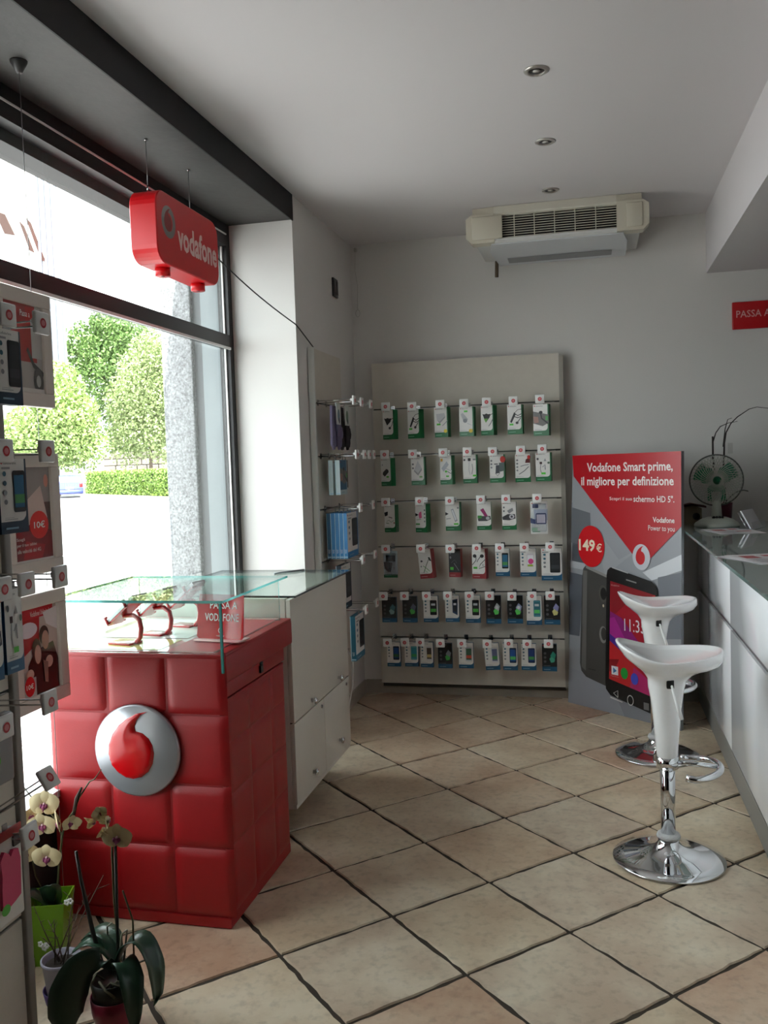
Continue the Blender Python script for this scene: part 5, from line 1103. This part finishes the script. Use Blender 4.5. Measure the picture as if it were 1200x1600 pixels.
    m = MB(); m.prism([(-.11, 0, 0), (.11, 0, 0), (.11, .05, .09), (-.11, .05, .09)], (0, .004, 0), AC); m.box(-.11, .11, -.03, .06, 0, .004, AC); m.prism([(-.11, -.03, 0), (.11, -.03, 0), (.11, -.02, .04), (-.11, -.02, .04)], (0, .003, 0), AC); m.build('shell', h)
    m = MB(); m.prism([(-.10, -.015, .005), (.10, -.015, .005), (.10, .035, .098), (-.10, .035, .098)], (0, .008, 0), P('#d9d9de')); m.build('leaflets', h)
counter()

# ------------------------------------------------------------------ bar stools
def stool():
    s = bpy.data.objects.new('bar_stool', None); C.objects.link(s)
    m = MB(); m.lathe([(.0, .002), (.198, .002), (.2015, .006), (.199, .010), (.16, .019), (.11, .030), (.07, .043), (.048, .058), (.038, .072), (.034, .082), (.0, .082)], (0, 0, 0), CHROME, 64); m.build('base', s)
    m = MB(); m.lathe([(.030, .078), (.040, .082), (.043, .090), (.040, .099), (.030, .103)], (0, 0, 0), M('base_ring', '#d4d4d4', .6, bump=.5, bscale=200), 28); m.build('base_ring', s)
    m = MB(); m.lathe([(.0265, .09), (.0265, .40)], (0, 0, 0), CHROME, 28); m.build('post', s)
    m = MB(); m.lathe([(.028, .345), (.0385, .345), (.0385, .388), (.028, .388)], (0, 0, 0), CHROME, 28); m.build('collar', s)
    # moulded seat on its trumpet shaped trunk
    n = 56; rings = []
    def circ(r, z): return [(r*math.cos(2*PI*j/n), r*math.sin(2*PI*j/n), z) for j in range(n)]
    for r, z in ((.036, .388), (.038, .40), (.043, .47), (.050, .55), (.0575, .61), (.064, .645)): rings.append(circ(r, z))
    TL = [(.064, .645), (.066, .678), (.084, .705), (.115, .730), (.145, .757), (.164, .785), (.174, .804), (.177, .813)]   # raised back lip
    TR = [(.064, .645), (.072, .672), (.093, .693), (.126, .709), (.160, .718), (.186, .733), (.201, .756), (.199, .781)]   # thick front lip
    TF = [(.064, .645), (.068, .672), (.085, .696), (.108, .714), (.128, .729), (.144, .743), (.155, .754), (.158, .761)]   # low sides
    def prof(th, u):
        i = min(6, int(u)); f = u-i; c_ = math.cos(th); wr, wl, wf = max(0, c_)**2, max(0, -c_)**2, math.sin(th)**2
        q = [sum(w*(T[i][k]+(T[i+1][k]-T[i][k])*f) for w, T in ((wl, TL), (wr, TR), (wf, TF))) for k in (0, 1)]
        return q
    for i in range(1, 15):
        rings.append([(lambda q, th: (q[0]*math.cos(th), q[0]*math.sin(th), q[1]))(prof(2*PI*j/n, i*.5), 2*PI*j/n) for j in range(n)])
    for t, dz in ((.985, .004), (.95, .003), (.90, -.006), (.8, -.016), (.65, -.028), (.45, -.038), (.25, -.043), (.08, -.045)):
        row = []
        for j in range(n):
            th = 2*PI*j/n; R_, zr = prof(th, 6.9999)
            zz = zr+dz if t > .94 else (zr-.002)*(t**1.4)+(.730)*(1-t**1.4)
            row.append((R_*t*math.cos(th), R_*t*math.sin(th), zz))
        rings.append(row)
    vs = [p for r in rings for p in r]; k = len(rings)
    fs = [(i*n+j, i*n+(j+1) % n, (i+1)*n+(j+1) % n, (i+1)*n+j) for i in range(k-1) for j in range(n)]+[tuple((k-1)*n+j for j in range(n))]
    m = MB(); m.add(vs, fs, WHITEGL, True); seat = m.build('seat', s)
    m = MB(); m.rbox(-.004, .022, -.078, -.060, .655, .690, .004, P('#121212', .3)); m.build('lever_slot', s)
    m = MB(); m.tube([(.012, -.070, .672), (.016, -.088, .655), (.030, -.115, .600), (.042, -.125, .560)], [.004, .005, .007, .007], WHITEPL, 10); m.build('lever', s)
    # foot rest: short arm and an open hoop
    z = .366
    m = MB(); m.tube([(.036, 0, z), (.10, 0, z-.004), (.172, 0, z-.010)], .009, CHROME, 12)
    pts = []
    for i in range(25):
        a = -PI*.60+PI*1.2*i/24; pts.append((.085+.098*math.cos(a), .115*math.sin(a)*1.0, z-.010-.012*(1-abs(math.cos(a)))))
    m.tube(pts, .0125, CHROME, 14); fr = m.build('foot_rest', s)
    return s
s1 = stool(); s1.location = (.246, 3.315, 0); tag(s1, 'nearer white gloss bar stool on a chrome disc base', 'stool', 'bar stools at the counter')
s2 = dup(s1); s2.location = (.285, 4.50, 0); s2.rotation_euler = (0, 0, math.radians(4)); tag(s2, 'farther white gloss bar stool in front of the promotional stand', 'stool', 'bar stools at the counter')

# ------------------------------------------------------------------ potted plants in the left foreground
LEAF = M('orchid_leaf', '#24402f', .3, var=.2, scale=14)
STEM = M('flower_stem', '#4a4a2c', .6); STAKE = M('stake', '#1f1a14', .6)
PET = M('petal', '#d3c39a', .55, var=.12, scale=40); PETB = M('petal_purple', '#8a3a62', .5); 
def strap_leaf(par, pts, widths, fold=.25, mat=LEAF, nm='leaf', side=None):
    pts = [Vector(p) for p in pts]; k = len(pts)
    # smooth resample
    P_ = []; Wd = []
    for i in range(k-1):
        p0, p1, p2, p3 = pts[max(0, i-1)], pts[i], pts[i+1], pts[min(k-1, i+2)]
        for q in range(5):
            t = q/5; P_.append(.5*((2*p1)+(p2-p0)*t+(2*p0-5*p1+4*p2-p3)*t*t+(3*p1-p0-3*p2+p3)*t**3)); Wd.append(widths[i]+(widths[i+1]-widths[i])*t)
    P_.append(pts[-1]); Wd.append(widths[-1])
    vs = []; n = len(P_)
    for i, p in enumerate(P_):
        t = (P_[min(n-1, i+1)]-P_[max(0, i-1)]).normalized()
        sd = t.cross(Vector((0, 0, 1)))
        if sd.length < .15: sd = prev
        if side is not None: sd = (Vector(side)-t*t.dot(Vector(side)))
        sd = sd.normalized(); prev = sd; up = sd.cross(t).normalized()
        for j in range(5):
            a = (j-2)/2; vs.append(p+sd*a*Wd[i]+up*(abs(a)*fold*Wd[i]))
    m = MB(); m.add(vs, [(i*5+j, i*5+j+1, (i+1)*5+j+1, (i+1)*5+j) for i in range(n-1) for j in range(4)], mat, True)
    o = m.build(nm, par); md = o.modifiers.new('thick', 'SOLIDIFY'); md.thickness = .0022
    return o
def petal_mesh():
    vs = []; n = 7
    for i in range(n):
        t = i/(n-1)
        for j in range(5):
            a = (j-2)/2; w = math.sin(PI*min(1, .12+.86*t))**.7*.5
            vs.append((a*w, -.10*math.sin(PI*t)-.12*t*t*0+.10*abs(a)*w, t))
    m = MB(); m.add(vs, [(i*5+j, i*5+j+1, (i+1)*5+j+1, (i+1)*5+j) for i in range(n-1) for j in range(4)], PET, True)
    return m
_pet = [None]; _lip = [None]
def flower(par, loc, size, yaw, pitch=0.0, roll=0.0, wilt=0.0):
    """moth orchid flower facing local -Y"""
    f = bpy.data.objects.new('flower', None); C.objects.link(f); f.parent = par; f.location = loc; f.rotation_euler = (pitch, roll, yaw); f.empty_display_size = .01
    specs = [(0, .62, .80, -.02), (math.radians(125), .56, .72, 0), (math.radians(-125), .56, .72, 0), (math.radians(72), .66, 1.12, -.03), (math.radians(-72), .66, 1.12, -.03)]
    for i, (an, ln, wd, dy) in enumerate(specs):
        if _pet[0] is None: p = petal_mesh().build('petal', f); _pet[0] = p
        else: p = _pet[0].copy(); C.objects.link(p); p.parent = f
        p.location = (0, dy*size, 0); p.scale = (size*wd*.75*(1-.5*wilt), size, size*ln*(1-.1*wilt))
        p.rotation_euler = (wilt*(.9 if i < 3 else -.8)+.08, an, 0); p.rotation_mode = 'XYZ'
        p.rotation_euler = (Matrix.Rotation(an, 3, 'Y') @ Matrix.Rotation(.10+wilt*1.0, 3, 'X')).to_euler()
    if _lip[0] is None:
        m = MB(); m.ell((0, -.12, -.10), (.10, .12, .13), PETB, 10, 6); m.ell((.11, -.12, -.06), (.05, .10, .10), PETB, 8, 5); m.ell((-.11, -.12, -.06), (.05, .10, .10), PETB, 8, 5); m.ell((0, -.10, .04), (.05, .07, .05), P('#d8b0c0'), 8, 5); m.tube([(0, -.16, -.2), (0, -.14, -.3)], [.04, .015], PETB, 6)
        l = m.build('lip', f); _lip[0] = l
    else: l = _lip[0].copy(); C.objects.link(l); l.parent = f
    l.scale = (size, size, size)
    return f
def plants():
    # orchid in the dark red pot
    o = Vector((-1.272, 2.045, 0)); p = thing('potted_orchid', o, 'orchid with drooping dark leaves in a dark red pot', 'plant')
    m = MB(); m.lathe([(.040, 0), (.046, .008), (.058, .06), (.0605, .100), (.058, .100), (.052, .05), (0, .045)], (0, 0, 0), M('pot_red', '#7a1630', .3), 32); m.build('pot', p)
    m = MB(); m.lathe([(.045, .05), (.054, .10), (.056, .145), (.053, .145), (.05, .13), (0, .13)], (0, 0, 0), M('liner_pot', '#26261f', .35), 28)
    rr = random.Random(5)
    for k in range(9):
        a = rr.uniform(0, 6.28); pts = [(.03*math.cos(a), .03*math.sin(a), .13), (.045*math.cos(a+.5), .045*math.sin(a+.5), .155), (.056*math.cos(a+1), .056*math.sin(a+1), .142), (.0585*math.cos(a+1.4), .0585*math.sin(a+1.4), .12)]; m.tube(pts, .0035, M('root', '#6d6a55', .7), 5)
    m.build('liner_pot', p)
    L = lambda x, y, z: Vector((x, y, z))-o
    strap_leaf(p, [L(-1.262, 2.045, .175), L(-1.295, 2.02, .205), L(-1.335, 1.995, .188), L(-1.362, 1.98, .13), L(-1.372, 1.975, .07), L(-1.365, 1.975, .025)], [.012, .030, .042, .050, .044, .008], .12, side=(.75, .45, -.45))
    strap_leaf(p, [L(-1.265, 2.055, .175), L(-1.30, 2.06, .215), L(-1.345, 2.06, .225), L(-1.395, 2.05, .195)], [.012, .03, .034, .008], .3)
    strap_leaf(p, [L(-1.265, 2.06, .175), L(-1.30, 2.09, .225), L(-1.35, 2.11, .228), L(-1.40, 2.11, .20)], [.012, .03, .034, .008], .3)
    strap_leaf(p, [L(-1.26, 2.05, .18), L(-1.225, 2.05, .235), L(-1.185, 2.05, .248), L(-1.150, 2.045, .19), L(-1.142, 2.04, .11), L(-1.150, 2.035, .085)], [.012, .03, .034, .030, .016, .004], .35)
    strap_leaf(p, [L(-1.255, 2.04, .17), L(-1.222, 2.02, .205), L(-1.192, 2.0, .17), L(-1.178, 1.985, .09), L(-1.176, 1.98, .05)], [.012, .03, .032, .018, .003], .35)
    m = MB(); m.tube([L(-1.258, 2.05, .12), L(-1.246, 2.05, .545)], .0042, STAKE, 8); m.build('stake', p)
    m = MB(); m.tube([L(-1.31, 2.06, .16), L(-1.335, 2.06, .26), L(-1.362, 2.06, .40), L(-1.372, 2.06, .475)], [.0062, .006, .005, .004], STAKE, 8); m.build('stake', p)
    m = MB(); m.tube([L(-1.25, 2.05, .15), L(-1.262, 2.055, .35), L(-1.258, 2.05, .48), L(-1.25, 2.04, .53), L(-1.27, 2.04, .575), L(-1.305, 2.05, .59)], .003, STEM, 6); m.build('stem', p)
    m = MB(); m.tube([L(-1.21, 2.05, .16), L(-1.21, 2.055, .30), L(-1.235, 2.055, .38)], .0025, STEM, 6); m.build('stem', p)
    for pts in (((-1.305, 2.08, .15), (-1.315, 2.10, .25), (-1.30, 2.10, .262)), ((-1.27, 2.07, .15), (-1.265, 2.09, .24), (-1.25, 2.09, .252)), ((-1.24, 2.05, .18), (-1.235, 2.06, .25), (-1.232, 2.06, .27)), ((-1.23, 2.06, .17), (-1.19, 2.07, .185), (-1.165, 2.07, .178))):
        m = MB(); m.tube([L(*q) for q in pts], .0028, M('aerial_root', '#7d7a68', .5), 6); m.build('aerial_root', p)
    for (x, y, z, sz, yw, pt, rl, wl) in ((-1.228, 2.03, .537, .058, .2, .1, .1, 0), (-1.248, 2.03, .587, .05, -.3, .3, .3, .75), (-1.275, 2.03, .60, .05, .6, -.2, -.4, .8), (-1.292, 2.035, .575, .045, -.8, .2, .5, .85), (-1.262, 2.025, .562, .045, .1, .7, -.3, .9)):
        flower(p, Vector((x, y, z))-o, sz*1.12, yw, pt, rl, wl)
    # orchid in the tall green pot
    o2 = Vector((-1.652, 2.325, 0)); g = thing('potted_orchid', o2, 'yellow flowering orchid in a tall square lime green pot', 'plant')
    m = MB(); GP = M('pot_lime', '#6fa01f', .35)
    b, t, h = .044, .062, .195
    ring = lambda r, z: [(-r, -r, z), (r, -r, z), (r, r, z), (-r, r, z)]
    vs = ring(b, 0)+ring(t, h)+ring(t-.004, h)+ring(t-.010, h-.05)
    m.add(vs, [(0, 1, 2, 3)]+[(a*4+i, a*4+(i+1) % 4, (a+1)*4+(i+1) % 4, (a+1)*4+i) for a in range(3) for i in range(4)]+[(12, 13, 14, 15)], GP); po = m.build('pot', g); po.rotation_euler = (0, 0, math.radians(18))
    m = MB(); m.lathe([(0, .16), (.045, .155)], (0, 0, 0), P('#2b2018', .9), 16); m.build('soil', g)
    L = lambda x, y, z: Vector((x, y, z))-o2
    strap_leaf(g, [L(-1.64, 2.33, .15), L(-1.63, 2.31, .19), L(-1.615, 2.28, .235), L(-1.60, 2.26, .265)], [.012, .028, .03, .006], .5)
    strap_leaf(g, [L(-1.66, 2.33, .15), L(-1.70, 2.31, .20), L(-1.76, 2.29, .19)], [.012, .03, .008], .4)
    m = MB(); m.tube([L(-1.635, 2.32, .15), L(-1.60, 2.30, .25), L(-1.575, 2.28, .34), L(-1.548, 2.26, .42), L(-1.53, 2.25, .465), L(-1.50, 2.25, .50), L(-1.485, 2.26, .54), L(-1.455, 2.27, .585), L(-1.438, 2.27, .593), L(-1.415, 2.27, .623)], [.0032, .0032, .003, .003, .003, .003, .003, .0022, .0018, .0015], STEM, 6); m.build('stem', g)
    m = MB(); m.tube([L(-1.50, 2.25, .49), L(-1.49, 2.255, .54), L(-1.475, 2.26, .57)], [.005, .006, .003], P('#3a2a20', .8), 6); m.build('dry_bract', g)
    m = MB(); m.tube([L(-1.548, 2.26, .42), L(-1.58, 2.27, .47), L(-1.62, 2.28, .50), L(-1.66, 2.29, .51), L(-1.70, 2.29, .56)], [.0025, .0025, .002, .002, .0015], STEM, 6); m.build('stem', g)
    m = MB(); m.tube([L(-1.63, 2.32, .15), L(-1.66, 2.28, .28), L(-1.665, 2.27, .35), L(-1.60, 2.26, .365)], .0025, STEM, 6); m.build('stem', g)
    for (x, y, z, sz, yw, pt, rl, wl) in ((-1.598, 2.255, .515, .062, .3, -.1, .1, 0), (-1.592, 2.235, .462, .064, .2, .15, -.1, .12), (-1.655, 2.26, .475, .050, 1.2, .1, 0, .2), (-1.675, 2.255, .36, .055, 1.0, .1, .3, .15), (-1.588, 2.24, .362, .062, .25, .1, .05, 0), (-1.535, 2.235, .475, .056, -.9, .1, -.1, .1), (-1.505, 2.235, .475, .052, .9, .1, .2, .5)):
        flower(g, Vector((x, y, z))-o2, sz*1.12, yw, pt, rl, wl)
    # bare shrub in the lavender pot
    o3 = Vector((-1.487, 2.135, 0)); l = thing('potted_shrub', o3, 'bare twiggy shrub with tiny white blossoms in a lavender pot', 'plant')
    m = MB(); m.lathe([(.036, .004), (.040, .01), (.052, .115), (.056, .118), (.056, .126), (.051, .126), (.048, .11), (0, .108)], (0, 0, 0), M('pot_lavender', '#8d8a98', .5), 28); m.build('pot', l)
    m = MB(); m.lathe([(.044, 0), (.047, .004), (.054, .040), (.051, .040), (.045, .006), (0, .004)], (0, 0, 0), M('saucer_violet', '#4f4274', .4), 28); m.build('saucer', l)
    m = MB(); m.lathe([(0, .116), (.035, .114), (.049, .108)], (0, 0, 0), P('#241a14', .95), 20); m.build('soil', l)
    rr = random.Random(9); TWG = M('shrub_twig', '#4a3d30', .8)
    tips = []
    for k, (tx, ty, tz) in enumerate(((-.08, .0, .27), (-.05, .02, .22), (-.01, -.01, .24), (.04, .03, .24), (.09, .02, .31), (.14, .01, .37), (.02, .05, .30), (-.04, -.02, .19))):
        a = Vector((rr.uniform(-.02, .02), rr.uniform(-.02, .02), .11)); b_ = Vector((tx, ty, tz)); md = a.lerp(b_, .5)+Vector((rr.uniform(-.01, .01), 0, .01))
        m = MB(); m.tube([a, md, b_], [.0022, .0017, .001], TWG, 5)
        for q in range(3):
            s0 = md.lerp(b_, q/3); m.tube([s0, s0+Vector((rr.uniform(-.03, .03), rr.uniform(-.02, .02), rr.uniform(.005, .03)))], [.0012, .0007], TWG, 4)
        m.build('twig', l); tips.append(b_)
    for k, c_ in enumerate(((-.045, -.01, .155), (-.055, -.012, .165), (-.038, -.008, .162), (.0, .04, .265), (.012, .04, .27))):
        m = MB()
        for q in range(5): a = q*2*PI/5; m.ell((.006*math.cos(a), 0, .006*math.sin(a)), (.0045, .0015, .0045), P('#d8d8d4'), 6, 4)
        fl = m.build('blossom', l); fl.location = c_
    # dark bottle in the shadow behind the plants
plants()
